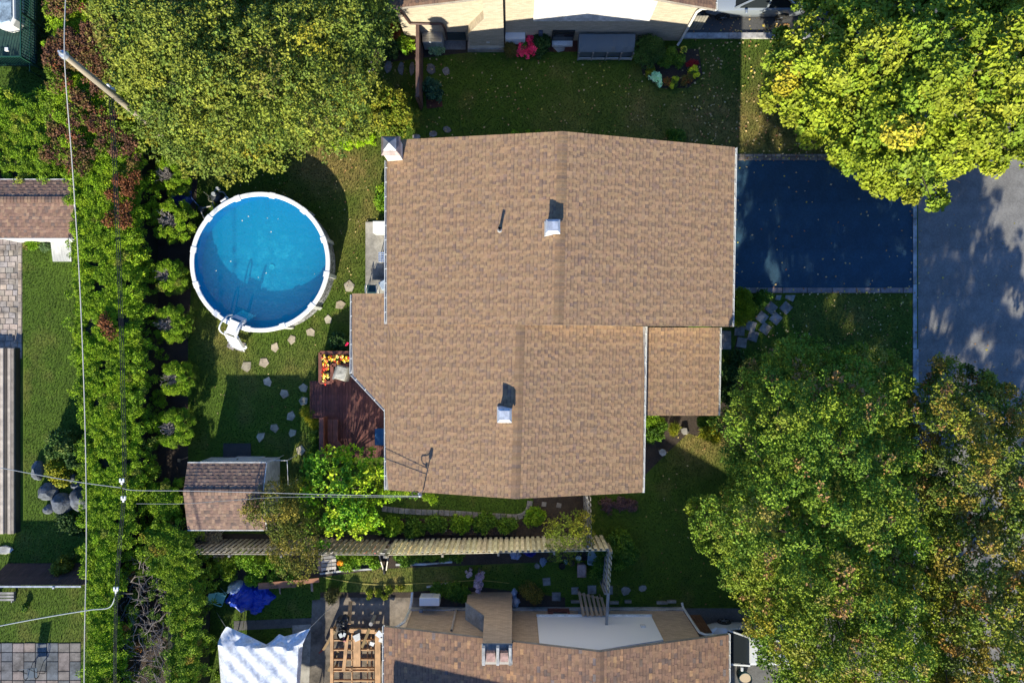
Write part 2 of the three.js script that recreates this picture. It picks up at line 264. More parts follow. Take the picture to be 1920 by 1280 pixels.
// road, driveways, kerbs
ground('road', [[1722, -300], [2200, -300], [2200, 1600], [1722, 1600]], .006, M.asphalt);
ground('driveway', [[1340, 300], [1712, 298], [1712, 539], [1340, 539]], .012, M.seal);
ground('neighbour_driveway', [[1262, -200], [1712, -200], [1712, 63], [1262, 63]], .012, grained([.085, .085, .088], .9, 2.2, speckT, .006));
ground('neighbour_driveway', [[1262, 1140], [1712, 1140], [1712, 1400], [1262, 1400]], .012, grained([.12, .118, .115], .9, 2.2, speckT, .006));
function stones(parent, name, list, y, h, cols, m = M.vcStone, inset = .012) { // bevelled flat stones, each a piece of its own
  for (const pts of list) {
    const w = pts.map(([x, z]) => [(x - 960) / 40, (z - 640) / 40]), cx = w.reduce((s, p) => s + p[0], 0) / w.length, cz = w.reduce((s, p) => s + p[1], 0) / w.length, dy = rr(-.004, .004), yy = y + h + dy;
    const r0 = w.map((p) => [p[0], y - .05, p[1]]), r1 = w.map((p) => [p[0], yy - .012, p[1]]), r2 = w.map((p) => { const d = Math.hypot(p[0] - cx, p[1] - cz); return [lerp(p[0], cx, inset / d), yy, lerp(p[1], cz, inset / d)]; });
    part(parent, name, tint(loft([r0, r1, r2]), jit(pick(cols), .1)), m);
  }
}
const rect = (x0, y0, x1, y1) => [[x0, y0], [x1, y0], [x1, y1], [x0, y1]];
function rag(cx, cy, r, n = 7, a0 = 0, e = .2) { const o = []; for (let i = 0; i < n; i++) { const a = a0 + i / n * 6.283 + rr(-.15, .15), k = r * (1 + rr(-e, e)); o.push([cx + Math.cos(a) * k, cy + Math.sin(a) * k]); } return o; }
const sq = (cx, cy, r, a) => [0, 1, 2, 3].map((i) => [cx + Math.cos(a + i * 1.5708 + .7854) * r * 1.414, cy + Math.sin(a + i * 1.5708 + .7854) * r * 1.414]);
{
  const k = group('street_kerb'), L = []; for (let y = -200; y < 1500; y += 122) { if (y + 122 > 290 && y < 540) { L.push(rect(1712, y, 1719, y + 121)); } else L.push(rect(1712, y, 1722, y + 121)); }
  stones(k, 'kerb_segment', L, .0, .05, [[.42, .44, .46], [.38, .4, .42]]);
  NOLAWN.push(rect(1706, -300, 2200, 1600));
  const a = group('driveway_edging'), A = []; let x = 1376; while (x < 1708) { const w = rr(42, 50); A.push(rect(x + .4, 539.5, Math.min(1711, x + w - .4), 549)); x += w; } stones(a, 'edging_stone', A, 0, .055, [[.23, .19, .19], [.2, .17, .175]]);
  NOLAWN.push(rect(1370, 536, 1712, 549), rect(1378, 288, 1715, 302));
  const b = group('driveway_edging'), B = []; for (let x = 1380; x < 1710; x += 17) { B.push(rect(x, 289, x + 16.4, 294.3), rect(x, 295, x + 16.4, 300.5)); } stones(b, 'edging_stone', B, 0, .05, [[.3, .25, .2], [.27, .22, .18], [.33, .28, .22]]);
  const c = group('concrete_kerb'), C = []; for (let x = 1270; x < 1705; x += 96) C.push(rect(x, 63, x + 95.4, 73)); stones(c, 'kerb_segment', C, 0, .12, [[.45, .46, .47], [.5, .5, .5]]); NOLAWN.push(rect(1268, 60, 1710, 75));
}
// stepping stones and paved places
{
  const a = group('stepping_stone_path'), S = [[655, 537, 9], [638, 570, 8.5], [615, 600, 8.5], [582, 622, 8], [548, 636, 7.5], [515, 651, 9], [495, 679, 8], [463, 687, 8.5], [502, 716, 8.5], [532, 738, 9], [568, 752, 8], [568, 727, 7.5], [546, 780, 8], [515, 801, 8], [488, 818, 8.5], [548, 812, 7], [563, 845, 9]];
  stones(a, 'stepping_stone', S.map(([x, y, r]) => rag(x, y, r * 1.12, 5, R() * 6, .26)), 0, .035, [[.44, .37, .26], [.4, .35, .26], [.47, .4, .29]]); S.forEach(([x, y]) => NOLAWN.push(rag(x, y, 8, 6)));
  const b = group('garden_path'), N = [[695, 125, 7, 13], [728, 125, 7, 12], [752, 128, 6, 13], [772, 130, 6, 13], [808, 130, 8, 12], [836, 133, 7, 8], [838, 243, 9, 6], [812, 251, 8, 6], [780, 256, 8, 5]];
  stones(b, 'stepping_stone', N.map(([x, y, rx, ry]) => rag(0, 0, 1, 7, R()).map(([u, v]) => [x + u * rx, y + v * ry])), 0, .035, [[.22, .22, .22], [.26, .25, .24]]);
  const c = group('garden_path'), B = [[1025, 1090, 8], [1043, 1118, 9], [1078, 1107, 7.5], [1110, 1105, 9], [1141, 1106, 9], [1173, 1107, 9], [1205, 1102, 7], [1007, 1061, 6]];
  stones(c, 'stepping_stone', B.map(([x, y, r], i) => i > 4 ? rag(x, y, r, 7) : sq(x, y, r * .9, rr(-.1, .1))), 0, .035, [[.2, .2, .2], [.24, .23, .22]]);
  const w = group('front_walkway'), W = [[1387, 620, .05], [1408, 611, .3], [1412, 630, .3], [1391, 642, .15], [1429, 595, .65], [1435, 616, .6], [1446, 577, .7], [1455, 597, .7], [1474, 577, .75]];
  stones(w, 'paving_slab', W.map(([x, y, t]) => sq(x, y, 9.4, t)).concat([[[1455, 553], [1466, 553], [1463, 563], [1454, 562]], [[1473, 553], [1492, 553], [1487, 566], [1472, 559]], rect(1352, 620, 1371, 655)]), 0, .03, [[.24, .225, .21], [.27, .25, .235]]);
  for (const [x, y] of W) NOLAWN.push(sq(x, y, 8, .4));
  const l = group('ladder_paving'); stones(l, 'paving_slab', [[[430, 631], [445, 638], [437, 657], [425, 650]], [[446, 639], [461, 643], [456, 660], [440, 655]]], 0, .03, [[.3, .26, .24]]);
  // block paving of the yard beyond the hedge
  const p = group('paved_patio'); ground('patio_bed', rect(-60, 447, 41, 670), .012, grained([.24, .21, .185], .95, 1, blotT, .004)); const G = []; let r = 0;
  for (let y = 448; y < 668; y += 10.6, r++) { let x = 33 - (r % 3) * 4; while (x > -30) { const v = pick([9, 12.5, 15]); G.push(rect(x - v + .5, y + .5, x - .5, y + 10.1)); x -= v; } }
  for (let y = 448; y < 668; y += 15) G.push(rect(34, y + .4, 40.2, y + 14.6));
  stones(p, 'paver', G, .004, .03, [[.38, .31, .255], [.36, .3, .255], [.33, .29, .26], [.4, .325, .26]], M.vcStone, .005);
  const s = group('slate_patio'); ground('patio_bed', rect(-60, 1205, 150, 1400), .004, M.soil); const Q = [];
  for (let i = -1; i < 7; i++) { const x = 2 + i * 21.4; let y = 1205 - (i % 2 ? 0 : 18), k = i & 1; while (y < 1300) { const h = k ? 17.5 : 35; Q.push(rect(x + .5, Math.max(1205, y + .5), Math.min(151, x + 20.9), y + h - .5)); y += h; k ^= 1; } }
  stones(s, 'slate_slab', Q.filter((q) => q[2][1] - q[0][1] > 4), .004, .03, [[.13, .135, .145], [.16, .145, .14], [.19, .16, .15], [.11, .12, .135]]);
  const g = group('vegetable_garden_path'), E = [], cv = new THREE.CatmullRomCurve3([V(716, 0, 953), V(760, 0, 958), V(850, 0, 962), V(930, 0, 967), V(978, 0, 967), V(990, 0, 957), V(994, 0, 938)]), n = 28;
  for (let i = 0; i < n; i++) { const a = cv.getPointAt(i / n), b = cv.getPointAt((i + .93) / n), d = b.clone().sub(a).normalize(), q = [-d.z * 5.2, d.x * 5.2]; E.push([[a.x + q[0], a.z + q[1]], [b.x + q[0], b.z + q[1]], [b.x - q[0], b.z - q[1]], [a.x - q[0], a.z - q[1]]]); }
  stones(g, 'paver', E.concat([sq(1020, 945, 4.5, .1), sq(1048, 947, 4.5, .2), rect(830, 982, 838, 996)]), 0, .04, [[.27, .25, .22], [.23, .21, .19]]);
}
// beds of bare earth, gravel, concrete
ground('hedge_soil', [[215, -120], [352, -120], [372, 300], [352, 640], [352, 860], [340, 1000], [395, 1080], [388, 1400], [215, 1400]], .005, M.soil);
ground('vegetable_bed', [[706, 972], [1018, 974], [1040, 952], [1100, 952], [1100, 1008], [706, 1008]], .005, M.soil);
ground('side_yard_soil', [[1000, 930], [1108, 930], [1108, 1008], [1000, 1008]], .008, M.soil);
ground('front_bed', [[1210, 775], [1348, 775], [1385, 620], [1400, 800], [1345, 830], [1290, 812], [1250, 850], [1210, 890]], .005, M.soil);
ground('flower_bed', [[1195, 88], [1310, 92], [1318, 140], [1290, 165], [1240, 165], [1205, 140]], .005, M.soil);
ground('wall_bed', [[940, 70], [1200, 70], [1200, 96], [940, 98]], .005, M.mulch);
ground('wall_bed', [[700, 70], [880, 70], [880, 98], [700, 120]], .005, M.soil);
ground('gravel_window_bed', rect(831, 74, 873, 93), .01, M.asphalt);
ground('side_bed', [[380, 1000], [1110, 1004], [1110, 1050], [720, 1066], [600, 1082], [400, 1090]], .005, M.soil);
ground('side_bed', [[600, 1110], [760, 1110], [900, 1100], [1060, 1120], [1060, 1142], [600, 1150]], .005, M.soil);
ground('concrete_strip', [[585, 1125], [640, 1120], [630, 1400], [575, 1400]], .012, grained([.15, .128, .105], .95, 2, blotT, .02), true);
ground('bare_yard', [[600, 1120], [790, 1120], [790, 1400], [600, 1400]], .007, grained([.2, .165, .13], .95, 2, blotT, .02));
ground('concrete_pad', [[548, 1172], [583, 1170], [583, 1400], [548, 1400]], .011, M.conc); ground('gravel_strip', [[438, 1164], [590, 1158], [590, 1174], [438, 1182]], .009, grained([.1, .1, .1], .95, 1.2, speckT, .01));
ground('red_mulch', [[797, 170], [826, 170], [830, 200], [800, 204]], .006, M.mulch);
NOLAWN.push(rect(735, 285, 1345, 605), rect(660, 556, 1225, 900), rect(1200, 600, 1330, 770), rect(720, -200, 1280, 72), rect(720, 1138, 1370, 1400), rag(506, 497, 124, 24, 0, 0), rect(600, 672, 740, 850), rect(360, 868, 500, 985), rect(-50, 335, 150, 446), rect(-50, 645, 45, 1000), rect(-60, -60, 60, 112), [[688, 418], [745, 418], [745, 555], [688, 555]], rect(418, 830, 470, 862));

// ------------------------------------------------------------------ roofs
const TAN = [[[.332, .212, .121], 6], [[.316, .2, .116], 5], [[.293, .188, .119], 2.2], [[.245, .162, .114], .7], [[.345, .222, .125], 1.2]];
const RUST = [[[.24, .143, .09], 6], [[.255, .15, .093], 4], [[.22, .13, .086], 3], [[.155, .105, .082], .7], [[.36, .21, .11], .8], [[.17, .135, .125], .25]];
const onPlane = (px, py, [A, B, C]) => { const a = V(...A), n = V(...B).sub(a).cross(V(...C).sub(a)), d = V(...P(px, py, 0)).sub(V(0, CAM_H, 0)), t = n.dot(a.clone().sub(V(0, CAM_H, 0))) / n.dot(d); return V(0, CAM_H, 0).addScaledVector(d, t).toArray(); };
function shingles(poly, ra, rb, pal, course = .142, wide = [.1, .165], teeth = .25) { // laminated shingles laid in courses along the ridge ra-rb
  const O = V(...ra), u = V(...rb).sub(O).normalize(), q = poly.map((p) => V(...p)); let n = q[1].clone().sub(q[0]).cross(q[2].clone().sub(q[0])).normalize(); if (n.y < 0) n.negate();
  const v = n.clone().cross(u).normalize(); if (v.y > 0) v.negate();
  const uv = q.map((p) => { const d = p.clone().sub(O); return [d.dot(u), d.dot(v)]; }), b = bounds(uv), pos = [], col = [];
  const span = (y) => { let lo = 1e9, hi = -1e9; for (let i = 0, j = uv.length - 1; i < uv.length; j = i++) { const [a, c] = uv[j], [e, f] = uv[i]; if ((c > y) !== (f > y)) { const x = a + (y - c) / (f - c) * (e - a); lo = Math.min(lo, x); hi = Math.max(hi, x); } } return hi > lo ? [lo, hi] : null; };
  const W = (a, c, h) => [O.x + u.x * a + v.x * c + n.x * h, O.y + u.y * a + v.y * c + n.y * h, O.z + u.z * a + v.z * c + n.z * h];
  const quad = (A, B, C, D, c) => { pos.push(...A, ...B, ...C, ...A, ...C, ...D); for (let i = 0; i < 6; i++) col.push(...c); };
  for (let y = b[1]; y < b[3] - .02; y += course) {
    const y1 = Math.min(b[3], y + course), s0 = span(y + 1e-4), s1 = span(y1 - 1e-4); if (!s0 && !s1) continue; const S0 = s0 ?? s1, S1 = s1 ?? s0;
    let t = 0; const len = Math.max(S0[1] - S0[0], S1[1] - S1[0]); let up = R() < .5;
    while (t < 1) {
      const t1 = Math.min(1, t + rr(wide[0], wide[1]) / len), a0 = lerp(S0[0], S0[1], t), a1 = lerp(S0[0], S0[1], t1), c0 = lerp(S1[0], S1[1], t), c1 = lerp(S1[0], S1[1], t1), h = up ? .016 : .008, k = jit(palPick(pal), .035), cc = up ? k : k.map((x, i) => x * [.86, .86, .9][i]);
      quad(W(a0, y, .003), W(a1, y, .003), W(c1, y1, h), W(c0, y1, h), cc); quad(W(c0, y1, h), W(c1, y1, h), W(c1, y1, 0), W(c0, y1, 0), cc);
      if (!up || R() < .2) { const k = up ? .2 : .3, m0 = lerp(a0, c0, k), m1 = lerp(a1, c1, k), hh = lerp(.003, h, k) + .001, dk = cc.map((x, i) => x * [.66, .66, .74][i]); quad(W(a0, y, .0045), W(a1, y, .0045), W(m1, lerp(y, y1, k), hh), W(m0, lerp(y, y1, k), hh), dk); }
      if (up) { quad(W(a0, y, 0), W(a0, y, .003), W(c0, y1, h), W(c0, y1, 0), cc); quad(W(a1, y, 0), W(a1, y, .003), W(c1, y1, h), W(c1, y1, 0), cc); }
      up = R() < teeth ? up : !up; t = t1;
    }
  }
  const g = fromTris(pos); g.setAttribute('color', new THREE.BufferAttribute(new Float32Array(col), 3)); return g;
}
function ridgeCap(a, b, slope, pal, w = .17, step = .15) { // bent cap shingles, lapped along the ridge
  const A = V(...a), B = V(...b), L = A.distanceTo(B), d = B.clone().sub(A).normalize(), s = V(0, 1, 0).cross(d).normalize(), pos = [], col = [];
  for (let t = 0; t < L - .02; t += step) {
    const t1 = Math.min(L, t + step * 1.02), c = jit(palPick(pal), .05).map((x) => x * .84), y0 = .018, y1 = .034, p = (k, side, y) => { const q = A.clone().addScaledVector(d, k).addScaledVector(s, side * w); return [q.x, q.y + y - Math.abs(side) * w * slope, q.z]; };
    for (const m of [-1, 1]) { pos.push(...p(t, 0, y0), ...p(t1, 0, y1), ...p(t1, m, y1), ...p(t, 0, y0), ...p(t1, m, y1), ...p(t, m, y0)); pos.push(...p(t1, 0, y1), ...p(t1, 0, 0), ...p(t1, m, 0), ...p(t1, 0, y1), ...p(t1, m, 0), ...p(t1, m, y1)); pos.push(...p(t, m, y0), ...p(t1, m, y1), ...p(t1, m, 0), ...p(t, m, y0), ...p(t1, m, 0), ...p(t, m, 0)); for (let i = 0; i < 18; i++) col.push(...c); }
  }
  const g = fromTris(pos); g.setAttribute('color', new THREE.BufferAttribute(new Float32Array(col), 3)); return g;
}
const shingleM = grained([1, 1, 1], .95, .5, speckT, .002, { vertexColors: true });
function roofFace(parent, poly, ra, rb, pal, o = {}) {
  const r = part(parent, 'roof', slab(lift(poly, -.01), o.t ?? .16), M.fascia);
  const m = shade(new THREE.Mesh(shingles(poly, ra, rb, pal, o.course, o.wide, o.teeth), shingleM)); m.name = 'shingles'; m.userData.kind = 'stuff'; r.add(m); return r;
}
function gutter(parent, a, b, inward) { // trough with hangers
  const A = V(...a), B = V(...b), L = A.distanceTo(B), d = B.clone().sub(A).normalize(), s = V(inward[0], 0, inward[1]), off = (x, y, p) => [p.x + s.x * x, p.y + y, p.z + s.z * x];
  const prof = [[.03, .06], [.03, -.06], [-.06, -.06], [-.072, .05], [-.09, .05], [-.07, -.072], [.042, -.072], [.042, .06]];
  const g = part(parent, 'gutter', loft([prof.map(([x, y]) => off(x, y, A)), prof.map(([x, y]) => off(x, y, B))]), M.gutter);
  for (let t = .3; t < L; t += .58) { const p = A.clone().addScaledVector(d, t), m = shade(new THREE.Mesh(bar(off(-.085, .057, p), off(.035, .057, p), .03, .012), M.gutter)); m.name = 'hanger'; g.add(m); }
  return g;
}
function gable(parent, name, z0, z1, pts, m) { return part(parent, name, loft([pts.map(([x, y]) => [x, y, z0]), pts.map(([x, y]) => [x, y, z1])]), m); }

// ------------------------------------------------------------------ the house in the middle
const bHouse = brick([.9, .87, .81], [.8, .78, .74], .1), brickMain = mat(null, .9, { map: T(bHouse[0], 1.6), bumpMap: T(bHouse[1], 1.6), bumpScale: .008 });
const house = thing('house', 'large house with tan brown shingle roof in the middle of the garden', 'house');
{
  const N = P(1055, 246, 6.27), S = P(1047, 609, 6.27), LN = P(725, 263, 4.6), LS = P(724, 607, 4.6), RN = P(1379, 276, 4.6), RS = P(1373, 612, 4.6);
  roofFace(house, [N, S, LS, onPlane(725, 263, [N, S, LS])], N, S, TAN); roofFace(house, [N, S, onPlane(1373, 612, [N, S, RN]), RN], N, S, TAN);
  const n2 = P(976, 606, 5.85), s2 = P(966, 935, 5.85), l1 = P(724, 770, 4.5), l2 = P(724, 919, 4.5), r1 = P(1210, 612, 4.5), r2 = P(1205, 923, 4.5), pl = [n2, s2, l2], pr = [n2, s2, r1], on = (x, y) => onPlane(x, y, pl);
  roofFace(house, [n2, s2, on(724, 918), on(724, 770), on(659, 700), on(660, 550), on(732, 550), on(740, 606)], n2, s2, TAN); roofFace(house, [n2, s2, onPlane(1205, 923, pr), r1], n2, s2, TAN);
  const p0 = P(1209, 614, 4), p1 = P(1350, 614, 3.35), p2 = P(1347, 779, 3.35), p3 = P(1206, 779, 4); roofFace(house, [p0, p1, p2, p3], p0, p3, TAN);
  part(house, 'ridge_cap', ridgeCap(N, S, .25, TAN, .19), shingleM, 'stuff'); part(house, 'ridge_cap', ridgeCap(n2, s2, .25, TAN, .17), shingleM, 'stuff');
  gutter(house, [LN[0], 4.52, P(724, 300, 4.6)[2]], [LS[0], 4.52, LS[2]], [1, 0]); gutter(house, [RN[0], 4.52, RN[2]], [RS[0], 4.52, RS[2]], [-1, 0]);
  const a = on(660, 552), b = on(659, 701), c = on(724, 770); gutter(house, [a[0], a[1] - .08, a[2]], [b[0], b[1] - .08, b[2]], [1, 0]);
  gutter(house, [b[0], b[1] - .09, b[2]], [c[0], c[1] - .09, c[2]], [.71, -.71]); gutter(house, [c[0], 4.41, c[2]], [l2[0], 4.41, l2[2]], [1, 0]); gutter(house, [r1[0], 4.42, r1[2]], [r2[0], 4.42, r2[2]], [-1, 0]); gutter(house, [p1[0], 3.27, p1[2]], [p2[0], 3.27, p2[2]], [-1, 0]);
  gable(house, 'wall', -7.5, -.75, [[-4.55, -.1], [-4.55, 4.38], [1.83, 5.9], [8.45, 4.38], [8.45, -.1]], brickMain);
  gable(house, 'wall', -.74, 5.62, [[-4.6, -.1], [-4.6, 4.25], [.25, 5.5], [4.9, 4.25], [4.9, -.1]], brickMain);
  part(house, 'wall', loft([[[-6.05, -.1, -1.45], [-4.61, -.1, -1.45], [-4.61, -.1, 2.6], [-6.05, -.1, 1.2]], [[-6.05, 3.95, -1.45], [-4.61, 4.2, -1.45], [-4.61, 4.2, 2.6], [-6.05, 3.95, 1.2]]]), brickMain);
  part(house, 'wall', loft([[[4.91, -.1, -.6], [7.5, -.1, -.6], [7.5, -.1, 2.85], [4.91, -.1, 2.85]], [[4.91, 3.7, -.6], [7.5, 3.1, -.6], [7.5, 3.1, 2.85], [4.91, 3.7, 2.85]]]), brickMain);
  for (const [x, y, z, w, h, ax] of [[-2.6, 2.2, 5.63, 1.3, 1.2, 0], [2.4, 2.2, 5.63, 1.5, 1.2, 0], [-2, 2.4, -7.51, 1.4, 1.1, 0], [4, 2.4, -7.51, 1.6, 1.1, 0], [8.46, 2.4, -3, 2, 1.3, 1], [8.46, 2.4, -6, 1.4, 1.2, 1], [4.91, 2.4, 4.3, 1.6, 1.3, 1], [-4.56, 2.1, -5.2, 1.6, 1.2, 1]]) {
    const f = ax ? part(house, 'window', box(x, y, z, .07, h + .14, w + .14), M.white) : part(house, 'window', box(x, y, z, w + .14, h + .14, .07), M.white), s = Math.sign(ax ? x : z) * .03;
    const p = shade(new THREE.Mesh(ax ? box(x + s, y, z, .03, h, w) : box(x, y, z + s, w, h, .03), glass)); p.name = 'pane'; f.add(p);
  }
  // chimney at the corner
  const cx = -4.68, cz = -7.55, ch = part(house, 'chimney', [box(cx, 2.75, cz, .62, 5.5, .62)], mat(null, .9, { map: T(bHouse[0], 1.6), bumpMap: T(bHouse[1], 1.6), bumpScale: .008 }));
  const cap = (name, g, m) => { const q = shade(new THREE.Mesh(g, m)); q.name = name; ch.add(q); };
  const sqr = (r, y) => [[cx - r, y, cz - r], [cx + r, y, cz - r], [cx + r, y, cz + r], [cx - r, y, cz + r]];
  cap('cap', loft([sqr(.3, 5.5), sqr(.37, 5.62), sqr(.37, 5.66), sqr(.25, 5.8), sqr(.22, 5.8)]), grained([.25, .2, .2], .5, 1, grainT, .002, { metalness: .4 })); cap('cap_hood', loft([sqr(.25, 5.86), sqr(.25, 5.89), sqr(.015, 6.06)]), grained([.3, .3, .32], .5, 1, grainT, .001, { metalness: .5 }));
}
function roofVent(label, px, py, h) {
  const b = P(px, py, h), t = thing('roof_vent', label, 'vent', b, 'square metal vents on the house roof'), s = (r, y) => [[b[0] - r, y, b[2] - r], [b[0] + r, y, b[2] - r], [b[0] + r, y, b[2] + r], [b[0] - r, y, b[2] + r]];
  part(t, 'base', loft([s(.2, b[1] - .75), s(.2, b[1] - .12)]), M.alu); part(t, 'hood', loft([s(.26, b[1] - .13), s(.27, b[1] - .06), s(.19, b[1]), s(.18, b[1] + .005)]), M.alu); part(t, 'flashing', loft([s(.3, b[1] - .6), s(.22, b[1] - .5)]), M.alu);
}
roofVent('square galvanised vent beside the upper roof ridge, next to a black pipe', 1037, 424, 6.72); roofVent('square galvanised vent on the lower roof beside its ridge', 946, 779, 6.3);
{ const b = P(937, 430, 5.9), t = thing('vent_pipe', 'short black plumbing pipe standing up from the upper roof', 'pipe', b); part(t, 'pipe', new THREE.CylinderGeometry(.055, .055, .75, 14, 1, true).translate(b[0], b[1] - .1, b[2]), mat([.03, .03, .032], .5)); part(t, 'collar', cyl(b[0], b[1] - .28, b[1] - .08, b[2], .12, .07), M.alu); }
// ------------------------------------------------------------------ swimming pool
{
  const cx = -11.34, cz = -3.57, r = 3.06, H = 1.3, t = thing('swimming_pool', 'round above-ground swimming pool full of blue water, white rim', 'pool', [cx, 0, cz]);
  const wallT = noiseTex(512, (x, y) => { const n = per(x, y, 512, 24) * .5 + per(x, y, 512, 60) * .5, k = n > .56 ? .3 : n > .47 ? .55 : .8; return [k * .97, k * .97, k]; }, true);
  part(t, 'wall', new THREE.CylinderGeometry(r, r, H, 96, 1, true).translate(cx, H / 2, cz), mat([.95, .95, .95], .6, { map: (() => { const q = wallT.clone(); q.repeat.set(16, 1.1); q.needsUpdate = true; return q; })() }));
  const up = []; for (let i = 0; i < 12; i++) { const a = (i + .35) / 12 * 6.2832; up.push(box(cx + Math.cos(a) * (r + .05), H / 2, cz + Math.sin(a) * (r + .05), .09, H, .16, -a)); } up.forEach((g) => part(t, 'upright', g, M.vinyl));
  const seg = (a0, a1, r0, r1, y0, y1, n) => { const rings = []; for (let i = 0; i <= n; i++) { const a = lerp(a0, a1, i / n), q = (k, y) => [cx + Math.cos(a) * k, y, cz + Math.sin(a) * k]; rings.push([q(r0, y0), q(r1, y0 - .02), q(r1, y1 - .02), q(r1 - .02, y1), q(r0 + .02, y1), q(r0, y1 - .015)]); } return loft(rings); };
  for (let i = 0; i < 12; i++) { const a = (i + .35) / 12 * 6.2832, s = 6.2832 / 12; part(t, 'rim', seg(a + .035, a + s - .035, r - .1, r + .1, H - .02, H + .035, 8), M.vinyl); part(t, 'rim_cap', seg(a - .042, a + .042, r - .15, r + .115, H - .03, H + .055, 3), M.vinyl); }
  const floorT = noiseTex(1024, (x, y) => { const d = Math.hypot(x - 500, y - 540) / 470, n = fbm(x / 45, y / 45, 5), m = fbm(x / 9 + 7, y / 9, 3), k = Math.max(0, (n * .62 + m * .62 - .5) * 2.4 - Math.max(0, d - .25) * 1.1), h = .95 + .1 * hash(x, y); return [(.3 + .5 * k) * h, (.6 + .16 * k) * h, (.7 + .1 * k) * h]; }, true);
  const fl = new THREE.CircleGeometry(r - .02, 96); fl.rotateX(-Math.PI / 2); fl.translate(cx, .34, cz); part(t, 'floor', fl, mat([1, 1, 1], .8, { map: floorT }));
  const lin = mat([.012, .24, .52], .6); part(t, 'liner', new THREE.CylinderGeometry(r - .03, r - .03, H - .06, 96, 1, true).translate(cx, H / 2, cz), lin);
  part(t, 'drain', lathe([[.02, 0], [.11, 0], [.13, .02], [.13, .03], [.09, .035], [.08, .02], [.02, .02]], cx + .2, .345, cz + .12), mat([.5, .62, .66], .5));
  const wT = noiseTex(512, (x, y) => .5 + .5 * (per(x, y, 512, 14) - .5) + .35 * (per(x, y, 512, 33) - .5));
  const wg = new THREE.CircleGeometry(r - .035, 96); wg.rotateX(-Math.PI / 2); wg.translate(cx, 1.13, cz); part(t, 'water', boxUV(plain(wg)), mat([.2, .82, .93], .6, { transmission: 1, thickness: 0, ior: 1.33, bumpMap: T(wT, 2.4), bumpScale: .02 }));
  part(t, 'skimmer', [rbox(cx - 1.62, 1.18, cz - 2.72, .3, .18, .3, .03, .6)], M.vinyl);
}
{ // pool ladder: deck step with handrails, steps down both sides
  const c = P(438, 614, 1.45), t = thing('pool_ladder', 'white plastic ladder with handrails straddling the pool rim', 'ladder', [c[0], 0, c[2]]), a = .38, ca = Math.cos(a), sa = Math.sin(a);
  const L = (x, y, z) => [c[0] + x * ca - z * sa, y, c[2] + x * sa + z * ca]; // x along the rim, z outwards
  const plank = (x0, x1, z0, z1, y0, y1) => loft([[L(x0, y0, z0), L(x1, y0, z0), L(x1, y0, z1), L(x0, y0, z1)], [L(x0, y1, z0), L(x1, y1, z0), L(x1, y1, z1), L(x0, y1, z1)]]);
  part(t, 'platform', plank(-.27, .27, -.3, .34, 1.4, 1.47), M.vinyl);
  for (const s of [-1, 1]) { part(t, 'handrail', tube([L(s * .32, 1.35, -.5), L(s * .34, 1.75, -.42), L(s * .38, 2.0, -.1), L(s * .38, 1.98, .2), L(s * .34, 1.5, .42), L(s * .32, 1.35, .44)], .035, 8, 24), M.vinyl); part(t, 'side_rail', loft([[L(s * .28, 0, .95), L(s * .34, 0, .95), L(s * .34, 0, 1.07), L(s * .28, 0, 1.07)], [L(s * .27, 1.45, .28), L(s * .33, 1.45, .28), L(s * .33, 1.45, .42), L(s * .27, 1.45, .42)]]), M.vinyl); part(t, 'side_rail', loft([[L(s * .28, .06, -.9), L(s * .33, .06, -.9), L(s * .33, .06, -.8), L(s * .28, .06, -.8)], [L(s * .27, 1.45, -.35), L(s * .32, 1.45, -.35), L(s * .32, 1.45, -.25), L(s * .27, 1.45, -.25)]]), M.vinyl); }
  for (let i = 0; i < 4; i++) { const y = .28 + i * .28; part(t, 'step', plank(-.28, .28, lerp(1, .33, y / 1.4) - .02, lerp(1, .33, y / 1.4) + .16, y, y + .04), M.vinyl); part(t, 'step', plank(-.28, .28, -lerp(.88, .3, y / 1.4) - .12, -lerp(.88, .3, y / 1.4) + .04, y, y + .04), M.vinyl); }
  part(t, 'foot', [tube([L(.3, .3, .9), L(.5, .5, .78), L(.6, 1.0, .6)], .05, 8)], M.vinyl);
}
